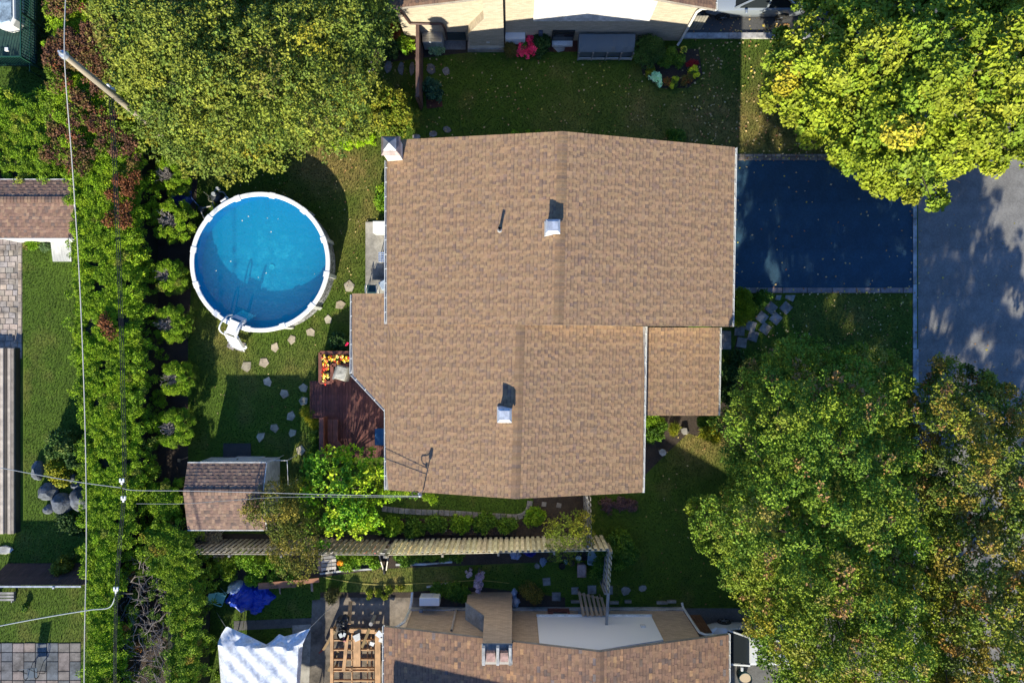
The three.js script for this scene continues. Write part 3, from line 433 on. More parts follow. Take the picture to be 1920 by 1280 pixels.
{ // filter, pump and hoses behind the pool
  const b = P(409, 372, .3), t = thing('pool_filter', 'dark pool filter tank with pale lid and grey hoses behind the pool', 'filter', [b[0], 0, b[2]]);
  part(t, 'tank', lathe([[0, 0], [.22, .02], [.25, .1], [.25, .55], [.18, .68], [0, .72]], b[0], 0, b[2]), mat([.03, .035, .04], .5)); part(t, 'hose', tube([P(409, 352, .6), P(402, 358, .5), P(398, 366, .3), P(398, 380, .2), P(402, 392, .4)], .035, 8, 24), mat([.12, .15, .17], .5)); part(t, 'hose', tube([P(410, 360, .6), P(418, 360, .6), P(424, 368, .5), P(426, 374, .9)], .035, 8, 20), mat([.12, .15, .17], .5));
  part(t, 'valve', cyl(b[0], .72, .86, b[2] - .1, .09), mat([.35, .37, .38], .5)); part(t, 'pressure_gauge', cyl(...[P(409, 354, .6)[0], .5, .75, P(409, 354, .6)[2]], .07), mat([.35, .37, .38], .5));
  const d = P(424, 373, .9), u = thing('skimmer_bucket', 'small round white lid touching the pool rim behind it', 'lid', [d[0], 0, d[2]]); part(u, 'lid', lathe([[0, .95], [.1, .95], [.115, .93], [.115, .88]], d[0], 0, d[2]), M.vinyl); part(u, 'body', lathe([[.1, .2], [.11, .9]], d[0], 0, d[2]), mat([.3, .3, .3], .6));
  const e = P(396, 372, .25), n = thing('hose_coil', 'round yellowish coil of hose lying beside the pool filter', 'hose', [e[0], 0, e[2]]), coil = []; for (let i = 0; i < 50; i++) { const a = i / 50 * 18.8; coil.push([e[0] + Math.cos(a) * .14, .1 + i * .004, e[2] + Math.sin(a) * .14]); } part(n, 'coil', tube(coil, .02, 6, 120), mat([.38, .36, .22], .6)); part(n, 'loose_end', tube([P(381, 359, .3), P(388, 365, .3), P(394, 369, .3)], .018, 6), mat([.38, .36, .22], .6));
  const p = P(375, 392, .3), q = thing('pool_pump', 'small dark pump with pale pipes between shrub and pool', 'pump', [p[0], 0, p[2]]); part(q, 'body', lathe([[0, 0], [.13, 0], [.15, .1], [.15, .26], [.08, .34], [0, .34]], p[0], 0, p[2]), mat([.05, .055, .06], .5)); part(q, 'pipe', tube([p, P(386, 388, .3), P(396, 386, .35)], .03, 8), mat([.4, .38, .34], .5)); part(q, 'pipe', tube([P(376, 395, .3), P(379, 402, .3), P(383, 410, .5)], .03, 8), mat([.5, .48, .45], .5));
  const r = thing('pool_pole', 'thin blue pole lying on dark soil by the pool pump', 'pole', [P(361, 376, 0)[0], 0, P(361, 376, 0)[2]]); part(r, 'pole', tube([P(350, 364, .15), P(353, 363, .15), P(360, 372, .2), P(372, 386, .25)], .02, 6, 20), mat([.04, .09, .25], .5));
  const w = P(330, 370, 0); const s = solo('tarp', 'crumpled dark blue tarp pushed under the shrub beside the pool', 'tarp', crumple(P(330, 370, .35), .55, .75, .35, 3), mat([.012, .05, .22], .5), [w[0], 0, w[2]]);
}
function crumple(c, rx, rz, h, seed, n = 22) { // a heaped, folded cloth
  const rings = []; for (let k = 0; k <= 7; k++) { const f = k / 7, ring = []; for (let i = 0; i < n * 2; i++) { const a = i / (n * 2) * 6.283, m = 1 - f * .97, q = 1 + .75 * (fbm(Math.cos(a) * 2.6 + seed, Math.sin(a) * 2.6 + f * 2.4, 4) - .5); ring.push([c[0] + Math.cos(a) * rx * m * q, Math.max(.01, h * Math.pow(f, .55) * (.5 + 1.0 * fbm(Math.cos(a) * m * 5 + seed, Math.sin(a) * m * 5, 4))), c[2] + Math.sin(a) * rz * m * q]); } rings.push(ring); }
  return loft(rings, { smooth: .35 });
}
// ------------------------------------------------------------------ patio at the back door
{
  const s = struct('patio_slab', [pxPrism([[685, 416], [760, 415], [760, 560], [685, 560]], -.05, .1)], M.conc);
  const b = P(711, 426, .8), t = thing('heat_pump', 'white heat pump box standing on the concrete slab under the eave', 'heat pump', [b[0], .1, b[2]]); part(t, 'case', rbox(b[0] + .12, .55, b[2], .8, .75, .55, .03), M.vinyl); part(t, 'grille', [0, 1, 2, 3, 4, 5, 6].map((i) => box(b[0] - .2 + i * .1, .55, b[2] + .282, .03, .6, .012)), M.alu); part(t, 'foot', box(b[0] - .1, .14, b[2], .06, .08, .5), M.dark); part(t, 'foot', box(b[0] + .35, .14, b[2], .06, .08, .5), M.dark);
  function chair(name, label, px, py, y0, turn, col, frame) { const b = P(px, py, .5), t = thing(name, label, 'chair', [b[0], y0, b[2]]), g = (x, y, z) => { const c = Math.cos(turn), s = Math.sin(turn); return [b[0] + x * c + z * s, y0 + y, b[2] - x * s + z * c]; }, tb = (l, r = .014) => tube(l, r, 6); part(t, 'seat', loft([[g(-.22, .4, -.22), g(.22, .4, -.22), g(.22, .43, .22), g(-.22, .43, .22)], [g(-.22, .42, -.22), g(.22, .42, -.22), g(.22, .45, .22), g(-.22, .45, .22)]]), col); part(t, 'backrest', loft([[g(-.22, .5, -.24), g(.22, .5, -.24), g(.22, .5, -.22), g(-.22, .5, -.22)], [g(-.22, .95, -.42), g(.22, .95, -.42), g(.22, .95, -.4), g(-.22, .95, -.4)]]), col); for (const x of [-.25, .25]) { part(t, 'leg', tb([g(x, 0, .26), g(x, .42, .02), g(x, .98, -.42)]), frame); part(t, 'leg', tb([g(x, 0, -.3), g(x, .42, .2)]), frame); part(t, 'armrest', tb([g(x, .4, .2), g(x, .62, .22), g(x, .64, -.26)], .02), frame); } return t; }
  chair('folding_chair', 'folding chair with dark teal seat on the concrete slab by the house corner', 697, 543, .1, Math.PI, mat([.02, .07, .08], .6), M.alu); chair('folding_chair', 'grey folding chair standing on the slate patio', 59, 1262, .04, .1, mat([.1, .13, .16], .6), M.dark); chair('lawn_chair', 'pale green garden chair beside the blue tarp', 411, 1122, 0, 1.2, mat([.18, .42, .36], .5), mat([.2, .46, .4], .5));
  const l = P(719, 482, .5), u = thing('lattice_stool', 'small stool with blue and white lattice top under the eave', 'stool', [l[0], .1, l[2]]); part(u, 'top', [-2, -1, 0, 1, 2].flatMap((i) => [box(l[0] + i * .1, .54, l[2], .04, .03, .44), box(l[0], .565, l[2] + i * .1, .44, .02, .04)]), mat([.28, .36, .55], .5)); for (const [x, z] of [[-1, -1], [1, -1], [1, 1], [-1, 1]]) part(u, 'leg', box(l[0] + x * .19, .32, l[2] + z * .19, .04, .43, .04), M.vinyl);
  const m = P(721, 534, .4); solo('plastic_bin', 'pale blue plastic bin at the end of the concrete slab', 'bin', [rbox(m[0], .35, m[2], .4, .5, .4, .03, .5)], mat([.4, .48, .6], .5), [m[0], .1, m[2]]);
}
// ------------------------------------------------------------------ deck
{
  const c = P(660, 780, .5), t = thing('deck', 'red-brown stained wooden deck in the notch of the house', 'deck', [c[0], 0, c[2]]), cols = [[.12, .042, .035], [.1, .036, .032], [.14, .052, .042]];
  for (let x = 583; x < 742; x += 5.4) { const y0 = x < 602 ? 714 : x < 625 ? 713 : 690, y1 = x < 599 ? 782 : 858; part(t, 'deck_board', tint(loft([flat([P(x, y0, .5), P(x + 5, y0, .5), P(x + 5, y1, .5), P(x, y1, .5)], .46), flat([P(x, y0, .5), P(x + 5, y0, .5), P(x + 5, y1, .5), P(x, y1, .5)], .5 + rr(-.002, .002))]), jit(pick(cols), .12)), M.vcWood); }
  const red = grained([.13, .05, .04], .7, 1, woodT, .002); part(t, 'skirt', [bar(P(583, 714, .4), P(583, 782, .4), .03, .3), bar(P(583, 782, .4), P(600, 783, .4), .03, .3), bar(P(600, 783, .4), P(600, 858, .4), .03, .3)], red); part(t, 'joists', [620, 660, 700].map((x) => bar(P(x, 700, .4), P(x, 855, .4), .05, .12)), red);
  NOLAWN.push(rect(583, 700, 740, 860));
  const redP = grained([.2, .072, .05], .7, 1, woodT, .002), pl = P(612, 690, .9), p = thing('planter', 'red wooden L-shaped planter full of flowers at the deck corner', 'planter', [pl[0], 0, pl[2]]), h = .95;
  const sides = [[[600, 661], [661, 661]], [[600, 661], [600, 717]], [[600, 717], [622, 717]], [[622, 717], [622, 684]], [[622, 684], [661, 684]]]; sides.forEach(([a, b]) => { part(p, 'side', bar(P(...a, h - .25).map((v, i) => i === 1 ? .45 : v), P(...b, h - .25).map((v, i) => i === 1 ? .45 : v), .05, .9), redP); part(p, 'rim_board', bar(P(...a, h), P(...b, h), .15, .035), redP); }); part(p, 'soil', slab(flat([P(602, 663, h), P(661, 663, h), P(661, 682, h), P(620, 682, h), P(620, 715, h), P(602, 715, h)], h - .1), .1), M.soil);
  const spl = [...Array(10)].map((_, i) => [610 + i * 5.3, 673]).concat([...Array(7)].map((_, i) => [611, 681 + i * 5])); const kinds = [['red', [.5, .035, .03]], ['yellow', [.75, .5, .04]], ['coral', [.6, .12, .1]], ['cream', [.8, .7, .35]]], LF = [], FL = []; spl.forEach(([x, y]) => { const b = P(x + rr(-2, 2), y + rr(-4, 4), h); for (let i = 0; i < 5; i++) leafAt(LF, [b[0] + rr(-.1, .1), h + rr(-.02, .1), b[2] + rr(-.1, .1)], V(rr(-.5, .5), 1, rr(-.5, .5)).normalize(), .8, jit([.05, .12, .02], .2)); for (let i = 0; i < 5; i++) leafAt(FL, [b[0] + rr(-.13, .13), h + rr(.08, .2), b[2] + rr(-.13, .13)], V(rr(-.4, .4), 1, rr(-.4, .4)).normalize(), rr(.6, .9), jit(pick(kinds)[1], .15)); });
  const f = thing('bedding_flowers', 'red, yellow and cream bedding flowers growing in the L-shaped planter', 'flowers', [pl[0], h - .1, pl[2]]); instanced(f, 'leaves', CL.tiny, M.leaf, LF, 'stuff'); instanced(f, 'blooms', CL.petal, M.leaf, FL, 'stuff');
  const g = P(640, 699, 1.1), q = thing('covered_barbecue', 'barbecue under a pale grey fabric cover beside the planter', 'barbecue', [g[0], .5, g[2]]), ring = (w, d, y, o = 0) => { const a = -.28, l = [[-w, -d], [w, -d], [w, d], [-w, d]]; return l.map(([x, z]) => [g[0] + o + x * Math.cos(a) + z * Math.sin(a), y, g[2] - x * Math.sin(a) + z * Math.cos(a)]); };
  part(q, 'cover', loft([ring(.3, .34, .55), ring(.28, .33, 1.05), ring(.25, .3, 1.2), ring(.2, .27, 1.23)]), grained([.4, .39, .35], .8, .7, blotT, .006)); part(q, 'side_flap', loft([ring(.05, .3, .8, -.33), ring(.05, .3, 1.1, -.3)]), grained([.2, .2, .19], .8, .7, blotT, .004)); part(q, 'wheel', [cyl(g[0] - .25, .5, .6, g[2] + .2, .06), cyl(g[0] + .25, .5, .6, g[2] + .2, .06)], M.dark);
  const bc = P(622, 815, .9), bn = thing('corner_bench', 'red wooden bench with a high back along the deck edge', 'bench', [bc[0], .5, bc[2]]); const pr = (l, y0, y1) => loft([flat(l.map(([x, y]) => P(x, y, y1)), y0), flat(l.map(([x, y]) => P(x, y, y1)), y1)]);
  [[[614, 786], [623, 786], [623, 830], [614, 826]], [[624, 786], [633, 786], [633, 824], [624, 830]], [[614, 827], [623.5, 831], [640, 852], [624, 852]], [[624.2, 831], [633, 825], [655, 852], [641, 852]]].forEach((l) => part(bn, 'seat', pr(l, .88, .93), redP)); part(bn, 'backrest', pr([[600, 784], [604, 784], [604, 852], [600, 852]], .5, 1.35), redP); part(bn, 'backrest_cap', pr([[598, 783], [606, 783], [606, 856], [598, 856]], 1.35, 1.39), redP); [[618, 790], [630, 790], [618, 822], [630, 845]].forEach(([x, y]) => part(bn, 'leg', box(...[P(x, y, .8)[0], .69, P(x, y, .8)[2]], .06, .38, .06), red));
  const bl = P(716, 819, .9), bx = thing('storage_box', 'dark blue storage box on the deck beside the house wall', 'box', [bl[0], .5, bl[2]]); part(bx, 'body', rbox(bl[0], .7, bl[2], .6, .4, .72, .03), mat([.01, .06, .16], .5)); part(bx, 'lid', rbox(bl[0], .93, bl[2], .64, .07, .76, .02), mat([.012, .075, .2], .45));
}
// ------------------------------------------------------------------ sheds
function gableShed(name, label, o) { // roof outline in the photograph, ridge running across it
  const { x0, x1, yn, yr, ys, he, hr } = o, t = thing(name, label, 'shed', [P((x0 + x1) / 2, yr, he)[0], 0, P(0, yr, he)[2]]), A = P(x0, yr, hr), B = P(x1, yr, hr), N0 = P(x0, yn, he), N1 = P(x1, yn, he), S0 = P(x0, ys, he), S1 = P(x1, ys, he);
  N0[0] = S0[0] = A[0]; N1[0] = S1[0] = B[0];
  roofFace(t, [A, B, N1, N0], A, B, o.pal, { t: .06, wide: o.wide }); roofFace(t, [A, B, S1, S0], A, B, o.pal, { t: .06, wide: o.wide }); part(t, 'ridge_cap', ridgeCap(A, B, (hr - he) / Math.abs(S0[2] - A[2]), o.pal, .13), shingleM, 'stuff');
  const i = .1, g = [[N0[2] + i, -.05], [N0[2] + i, he - .08], [A[2], hr - .1], [S0[2] - i, he - .08], [S0[2] - i, -.05]]; part(t, 'wall', loft([g.map(([z, y]) => [A[0] + i, y, z]), g.map(([z, y]) => [B[0] - i, y, z])]), o.wall ?? M.white);
  for (const [a, b] of [[N0, N1], [S0, S1]]) part(t, 'fascia_board', bar([a[0], a[1] - .06, a[2] + Math.sign(a[2] - A[2]) * .025], [b[0], b[1] - .06, b[2] + Math.sign(a[2] - A[2]) * .025], .03, .14), M.white); part(t, 'barge_board', [bar([B[0] + .02, N1[1] - .07, N1[2]], [B[0] + .02, B[1] - .07, B[2]], .03, .13), bar([B[0] + .02, B[1] - .07, B[2]], [B[0] + .02, S1[1] - .07, S1[2]], .03, .13)], M.white);
  if (o.door) { const d = part(t, 'door', box((A[0] + B[0]) / 2 + .3, .95, N0[2] + i - .03, 1.3, 1.8, .04), M.vinyl); const h = shade(new THREE.Mesh(box((A[0] + B[0]) / 2, .95, N0[2] + i - .06, .04, .12, .04), M.dark)); h.name = 'handle'; d.add(h); }
  return t;
}
const SHED = [[[.25, .16, .115], 5], [[.22, .14, .105], 3], [[.15, .105, .085], 1.5], [[.3, .2, .14], 2]];
gableShed('garden_shed', 'white garden shed with brown shingle roof below the round shrubs', { x0: 343, x1: 492, yn: 868, yr: 923, ys: 993, he: 2.1, hr: 2.5, pal: SHED, door: 1 });
gableShed('neighbour_shed', 'shed with red-brown shingle roof against the far side of the hedge', { x0: -40, x1: 136, yn: 337, yr: 374, ys: 446, he: 2.1, hr: 2.36, pal: [[[.27, .165, .115], 5], [[.23, .14, .1], 3], [[.18, .125, .1], 1.5], [[.33, .21, .14], 2]] });
solo('door_mat', 'dark square rubber mat in front of the garden shed door', 'mat', pxPrism([[418, 831], [470, 831], [470, 861], [418, 861]], .02, .05), grained([.045, .045, .045], .9, .6, speckT, .006), [P(444, 846)[0], 0, P(444, 846)[2]]);
solo('ramp', 'pale grey board ramp at the wall of the neighbouring shed', 'ramp', loft([[P(93, 446, .3), P(131, 446, .3), P(133, 490, .05), P(98, 490, .05)].map((p) => [p[0], p[1] - .06, p[2]]), [P(93, 446, .3), P(131, 446, .3), P(133, 490, .05), P(98, 490, .05)]]), grained([.4, .41, .42], .85, 1.2, woodT, .003), [P(113, 468)[0], 0, P(113, 468)[2]]); NOLAWN.push(rect(92, 440, 134, 492));
{ const a = P(512, 863, 1.4), t = thing('wire_trellis', 'thin white wire frame standing beside the garden shed gable', 'trellis', [a[0], 0, a[2]]); part(t, 'frame', tube([P(512, 863, 1.4), P(525, 863, 1.4), P(538, 863, 1.4)], .015, 5), M.vinyl); part(t, 'frame', tube([P(538, 863, 1.4), P(539, 885, 1.4), P(540, 910, 1.4)], .015, 5), M.vinyl); part(t, 'post', [[512, 863], [538, 863], [540, 910]].map(([x, y]) => cyl(P(x, y, 1.4)[0], 0, 1.4, P(x, y, 1.4)[2], .015)), M.vinyl); }
{ // low ribbed cover
  const H = .42, t = thing('spa_cover', 'long beige and grey ribbed cover lying low beside the narrow lawn', 'cover', [PX(0, H), 0, PZ(825, H)]), z0 = PZ(652, H), z1 = PZ(1001, H), strips = [[-30, -14, .4, .42], [-13.4, -2, .4, .41], [-1.4, 5, .5, .42], [5.6, 12, .07, .36], [12.6, 19, .42, .42], [19.4, 25, .24, .4], [25.4, 28, .05, .33]];
  for (const [a, b, k, h] of strips) part(t, 'panel', loft([[[PX(a, h), 0, z0], [PX(b, h), 0, z0], [PX(b, h), 0, z1], [PX(a, h), 0, z1]], [[PX(a, h), h - .02, z0], [PX(b, h), h - .02, z0], [PX(b, h), h - .02, z1], [PX(a, h), h - .02, z1]], [[PX(a + .5, h), h, z0 + .02], [PX(b - .5, h), h, z0 + .02], [PX(b - .5, h), h, z1 - .02], [PX(a + .5, h), h, z1 - .02]]]), grained([k, k * .85, k * .7], .6, 1.5, grainT, .001));
}
// ------------------------------------------------------------------ fences
function fence(name, label, a, b, H, o = {}) { // boards nailed alternately to both sides of the rails
  const A = V(a[0], 0, a[1]), B = V(b[0], 0, b[1]), L = A.distanceTo(B), d = B.clone().sub(A).normalize(), n = V(-d.z, 0, d.x), t = thing(name, label, 'fence', a.length ? [a[0], 0, a[1]] : a), at = (s, k, y) => A.clone().addScaledVector(d, s).addScaledVector(n, k).setY(y).toArray(), w = o.w ?? .14, step = o.step ?? .245;
  for (let s = 0; s <= L + .1; s += Math.max(.5, L / Math.round(L / 2.4 || 1))) part(t, 'post', bar(at(Math.min(s, L), .13, -.1), at(Math.min(s, L), .13, H + .03), .09), o.post ?? M.grey);
  for (const y of [.35, H / 2, H - .22]) part(t, 'rail', bar(at(0, .095, y), at(L, .095, y), .035, .09), o.post ?? M.grey);
  let k = 0; for (let s = .03; s < L - w; s += step / 2, k++) { const side = (k % 2 ? 1 : -1) * .042, c = jit(pick(o.cols), .1), y = H + rr(-.015, .015), q = rr(-.01, .01); part(t, 'slat', tint(loft([.06, y].map((v, m) => [at(s + q * m, side - .01, v), at(s + w + q * m, side - .01, v), at(s + w + q * m, side + .01, v), at(s + q * m, side + .01, v)])), c), M.vcWood); }
  return t;
}
const CREAM = [[.72, .66, .46], [.68, .62, .45], [.75, .69, .5], [.62, .56, .42]];
fence('board_fence', 'long cream board fence between the two back gardens', [-14.7, 9.28], [-5.6, 9.32], 2.05, { cols: [[.42, .38, .29], [.38, .34, .27], [.46, .41, .3]] });
fence('board_fence', 'pale cream board fence running below the vegetable garden', [-5.5, 9.3], [4.3, 9.1], 2.15, { cols: CREAM, post: grained([.45, .4, .3], .85, 1, woodT, .003) });
fence('board_fence', 'short board fence turning towards the brick chimney house', [4.36, 9.15], [4.22, 11.05], 2.1, { cols: CREAM }); fence('board_fence', 'short board fence between the house corner and the yellow bush', [3.42, 6.85], [3.46, 9], 2, { cols: [[.4, .38, .34], [.34, .32, .28]] });
solo('timber_beam', 'grey timber beam from the fence end to the brick wall', 'beam', [bar([4.22, 2.1, 11], [4.14, 2.1, 12.44], .12, .1), bar([4.22, -.1, 11.1], [4.22, 2.05, 11.1], .1), bar([4.05, 2.02, 10.7], [4.2, 2.02, 11.05], .05, .08)], M.grey, [4.2, 0, 11.7]);
{ // brown panel seen edge-on
  const x = PX(783, 1.7), z0 = PZ(36, 1.8), z1 = PZ(181, 1.8), t = thing('privacy_fence', 'brown wooden privacy panel seen edge-on beside the stepping stones', 'fence', [x, 0, z0]), br = [[.11, .06, .05], [.13, .075, .06]]; for (let z = z0; z < z1 - .1; z += .145) part(t, 'slat', tint(box(x, .87, z + .07, .05, 1.7, .135), jit(pick(br), .1)), M.vcWood); part(t, 'top_rail', bar([x, 1.76, z0], [x, 1.76, z1], .15, .06), grained([.15, .09, .075], .8, 1, woodT, .003)); for (const z of [z0 + .05, (z0 + z1) / 2, z1 - .05]) part(t, 'post', box(x - .07, .86, z, .09, 1.75, .09), grained([.12, .07, .055], .8, 1, woodT, .003)); NOLAWN.push(rect(778, 60, 790, 180));
}
{ // dark wooden screen and its rail by the slate patio
  const z = PZ(1092, 1.4), x0 = PX(-30, 1.4), x1 = PX(152, 1.4), t = thing('low_fence', 'dark brown wooden fence with pale top rail above the slate patio', 'fence', [x1, 0, z]); for (let x = x0; x < x1; x += .15) part(t, 'slat', tint(loft([[[x, 0, z - .42], [x + .14, 0, z - .42], [x + .14, 0, z - .39], [x, 0, z - .39]], [[x, 1.35, z + .1], [x + .14, 1.35, z + .1], [x + .14, 1.35, z + .13], [x, 1.35, z + .13]]]), jit([.1, .052, .042], .15)), M.vcWood); part(t, 'top_rail', bar([x0, 1.42, z + .17], [x1, 1.42, z + .17], .07, .05), M.alu); part(t, 'post', [rbox(PX(101, 1.4), .75, z + .2, .1, 1.5, .1, .02)], M.alu);
  const w = thing('wooden_crate', 'weathered slatted wooden crate near the dark low fence', 'crate', P(12, 1117)); for (let i = 0; i < 3; i++) part(w, 'slat', bar(P(-8, 1112 + i * 6, .3), P(25, 1112 + i * 6, .3), .1, .03), M.grey); part(w, 'side', [bar(P(-6, 1110, .15), P(-6, 1128, .15), .04, .25), bar(P(24, 1110, .15), P(24, 1128, .15), .04, .25)], M.grey);
}
{ // green deck railing and hot tub in the corner
  const t = thing('green_railing', 'dark green metal railing round a raised platform in the corner', 'railing', P(40, 60)), y0 = .9, y1 = 1.85, x = PX(38, y1), zs = PZ(106, y1), zn = PZ(-60, y1), xw = PX(-40, y1); part(t, 'platform', box((x + xw) / 2, y0 - .06, (zs + zn) / 2, x - xw, .1, zs - zn), grained([.015, .05, .038], .8, 1, woodT, .003));
  part(t, 'rail', bar([x, y1, zn], [x, y1, zs], .05), M.greenIron); part(t, 'rail', bar([x, y0 + .08, zn], [x, y0 + .08, zs], .04), M.greenIron); part(t, 'rail', bar([xw, y1, zs], [x, y1, zs], .05), M.greenIron); part(t, 'rail', bar([xw, y0 + .08, zs], [x, y0 + .08, zs], .04), M.greenIron); for (let z = zn + .1; z < zs; z += .13) part(t, 'baluster', box(x, (y0 + y1) / 2, z, .045, y1 - y0, .02), M.greenIron); for (let q = xw + .1; q < x; q += .13) part(t, 'baluster', box(q, (y0 + y1) / 2, zs, .02, y1 - y0, .045), M.greenIron); for (const z of [zn, (zn + zs) / 2, zs]) part(t, 'post', box(x, .93, z, .08, 1.86, .08), M.greenIron);
  const h = thing('hot_tub', 'blue and white tub with stained cover inside the green railing', 'tub', [PX(2, 1.5), y0, PZ(20, 1.5)]), c = [PX(2, 1.6), PZ(18, 1.6)]; part(h, 'shell', loft([[.72, 0, 0], [.75, .55, 0], [.7, .62, 0]].map(([k, y]) => [[-.7, -1.2], [.7, -1.2], [.72, .5], [.55, .85], [0, 1], [-.55, .85], [-.72, .5]].map(([u, v]) => [c[0] + u * k, y0 + y, c[1] + v * k]))), M.vinyl); part(h, 'cover', loft([[[-.6, -1.1], [.6, -1.1], [.62, .4], [.48, .72], [0, .85], [-.48, .72], [-.62, .4]], [[-.55, -1], [.55, -1], [.57, .38], [.44, .66], [0, .78], [-.44, .66], [-.57, .38]]].map((l, i) => l.map(([u, v]) => [c[0] + u * .72, y0 + .625 + i * .05, c[1] + v * .72]))), grained([.25, .33, .4], .5, .8, blotT, .01));
  solo('lamp_cap', 'small white square cap on the green railing corner post', 'cap', [rbox(PX(13, 1.8), 1.83, PZ(93, 1.8), .16, .1, .16, .02)], M.vinyl, [PX(13, 1.8), 1.78, PZ(93, 1.8)]);
  const f = thing('chain_link_fence', 'thin chain-link fence with posts in shade beside the green railing', 'fence', P(55, 80)), G = [], fx = PX(55, 1.2), f0 = PZ(-20, 1.2), f1 = PZ(112, 1.2); for (let z = f0; z < f1; z += .11) { G.push(bar([fx, .05, z], [fx, 1.15, z + .55], .008), bar([fx, .05, z + .55], [fx, 1.15, z], .008)); } part(f, 'mesh', G, M.greenIron, 'stuff'); part(f, 'rail', bar([fx, 1.2, f0], [fx, 1.2, f1 + .5], .035), M.greenIron); for (const z of [f0, (f0 + f1) / 2, f1 + .5]) part(f, 'post', cyl(fx, 0, 1.22, z, .03), M.greenIron);
}
// ------------------------------------------------------------------ the house at the top edge
const bTop = brick([.73, .68, .6], [.67, .63, .56], .14), brickTop = mat(null, .9, { map: T(bTop[0], 1.6), bumpMap: T(bTop[1], 1.6), bumpScale: .003 });
{
  const t = thing('neighbour_house', 'pale brick house with white gable panel at the top edge', 'house', [1.4, 0, -18]), zw = -14.1;
  gable(t, 'wall', zw, -24, [[-4.95, -.1], [-4.95, 3.45], [2.8, 5.1], [7.87, 3.4], [7.87, -.1]], brickTop);
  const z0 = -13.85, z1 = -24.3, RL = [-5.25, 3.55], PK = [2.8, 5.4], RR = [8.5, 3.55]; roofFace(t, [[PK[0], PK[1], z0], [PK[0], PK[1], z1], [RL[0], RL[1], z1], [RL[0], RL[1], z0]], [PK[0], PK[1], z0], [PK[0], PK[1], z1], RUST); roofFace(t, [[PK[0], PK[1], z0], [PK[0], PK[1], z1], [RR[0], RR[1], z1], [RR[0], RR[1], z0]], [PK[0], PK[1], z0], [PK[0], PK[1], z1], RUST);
  part(t, 'gable_panel', loft([[[.93, 2.13, zw + .09], [6.02, 2.13, zw + .09], [6.02, 3.95, zw + .09], [2.8, 5.05, zw + .09], [.93, 4.65, zw + .09]], [[.93, 2.13, zw - .02], [6.02, 2.13, zw - .02], [6.02, 3.95, zw - .02], [2.8, 5.05, zw - .02], [.93, 4.65, zw - .02]]]), M.stucco);
  part(t, 'chimney', [loft([[[-2.05, -.1, -13.6], [-.37, -.1, -13.6], [-.37, -.1, -14.5], [-2.05, -.1, -14.5]], [[-2.05, .35, -13.62], [-.37, .35, -13.62], [-.37, .35, -14.5], [-2.05, .35, -14.5]], [[-1.95, .38, -13.7], [-.37, .38, -13.7], [-.37, .38, -14.5], [-1.95, .38, -14.5]], [[-1.95, 1.6, -13.7], [-.37, 1.6, -13.7], [-.37, 1.6, -14.5], [-1.95, 1.6, -14.5]], [[-1.2, 3, -13.7], [-.37, 3, -13.7], [-.37, 3, -14.5], [-1.2, 3, -14.5]], [[-1.2, 6, -13.7], [-.37, 6, -13.7], [-.37, 6, -14.5], [-1.2, 6, -14.5]]])], brickTop);
  part(t, 'chimney_foot', [loft([[[-2.08, -.1, -13.55], [-.36, -.1, -13.55], [-.36, -.1, -13.9], [-2.08, -.1, -13.9]], [[-2.06, .3, -13.57], [-.36, .3, -13.57], [-.36, .3, -13.9], [-2.06, .3, -13.9]]])], M.conc); part(t, 'vent_plate', box(-1.1, .75, -13.69, .16, .1, .03), M.white);
  const w = part(t, 'window', box(2.35, .62, zw + .03, 1.02, .95, .1), M.dark), p = shade(new THREE.Mesh(box(2.35, .55, zw + .09, .9, .6, .03), glass)); p.name = 'pane'; w.add(p); const s = shade(new THREE.Mesh(box(2.35, .1, zw + .15, .95, .16, .3), M.white)); s.name = 'sill'; w.add(s);
  part(t, 'window', [box(-2.6, .55, zw + .03, .95, .7, .08)], mat([.03, .05, .055], .3)); part(t, 'vent_box', rbox(1.3, .95, zw + .08, .2, .3, .16, .03), mat([.05, .07, .12], .5));
  const dn = (pts, m, r = .05) => part(t, 'downspout', pipe(pts, r), m); dn([[8.35, 3.5, zw + .2], [8.0, 3.3, zw + .1], [7.86, 3.0, zw + .1], [7.86, 1.5, zw + .1], [7.86, .2, zw + .1], [7.75, .06, zw + .25]], M.white, .06); dn([[-5.2, 3.5, -13.9], [-4.75, 3.2, -14], [-4.55, 2.2, -14], [-4.5, 1.9, -14.02], [-3.8, 1.85, -14.02], [-3.1, 1.85, -14.02], [-3.02, 1.5, -14.02], [-3.02, .3, -14.02]], mat([.09, .05, .045], .5)); dn([[-.33, 5, -14.03], [-.33, 2, -14.03], [-.33, .2, -14.03]], mat([.04, .04, .05], .5), .04);  // the last, near-black pipe stands in for the shadow line beside the chimney
  part(t, 'gate', [0, 1, 2, 3, 4].map((i) => box(8.1 + i * .13, 1.25, zw - .25, .11, 1.3, .03)), grained([.3, .28, .24], .8, 1, woodT, .003)); gutter(t, [RR[0], 3.45, z1], [RR[0], 3.45, z0], [-1, 0]);
  const ac = (name, label, px, py, w, h, d) => { const b = P(px, py, .8), q = thing(name, label, 'air conditioner', [b[0], 0, b[2]]); part(q, 'case', rbox(b[0], .55, b[2], w, h, d, .02), M.vinyl); part(q, 'grille', [...Array(7)].map((_, i) => box(b[0], .55 - h / 2 + .06 + i * (h - .1) / 7, b[2] + d / 2 + .006, w * .9, .02, .012)), M.alu); part(q, 'foot', [box(b[0] - w * .35, .12, b[2], .05, .24, d), box(b[0] + w * .35, .12, b[2], .05, .24, d)], M.dark); return q; };
  ac('air_conditioner', 'white air conditioner beside the pink flowers and brick chimney', 966, 66, .92, .6, .36); 
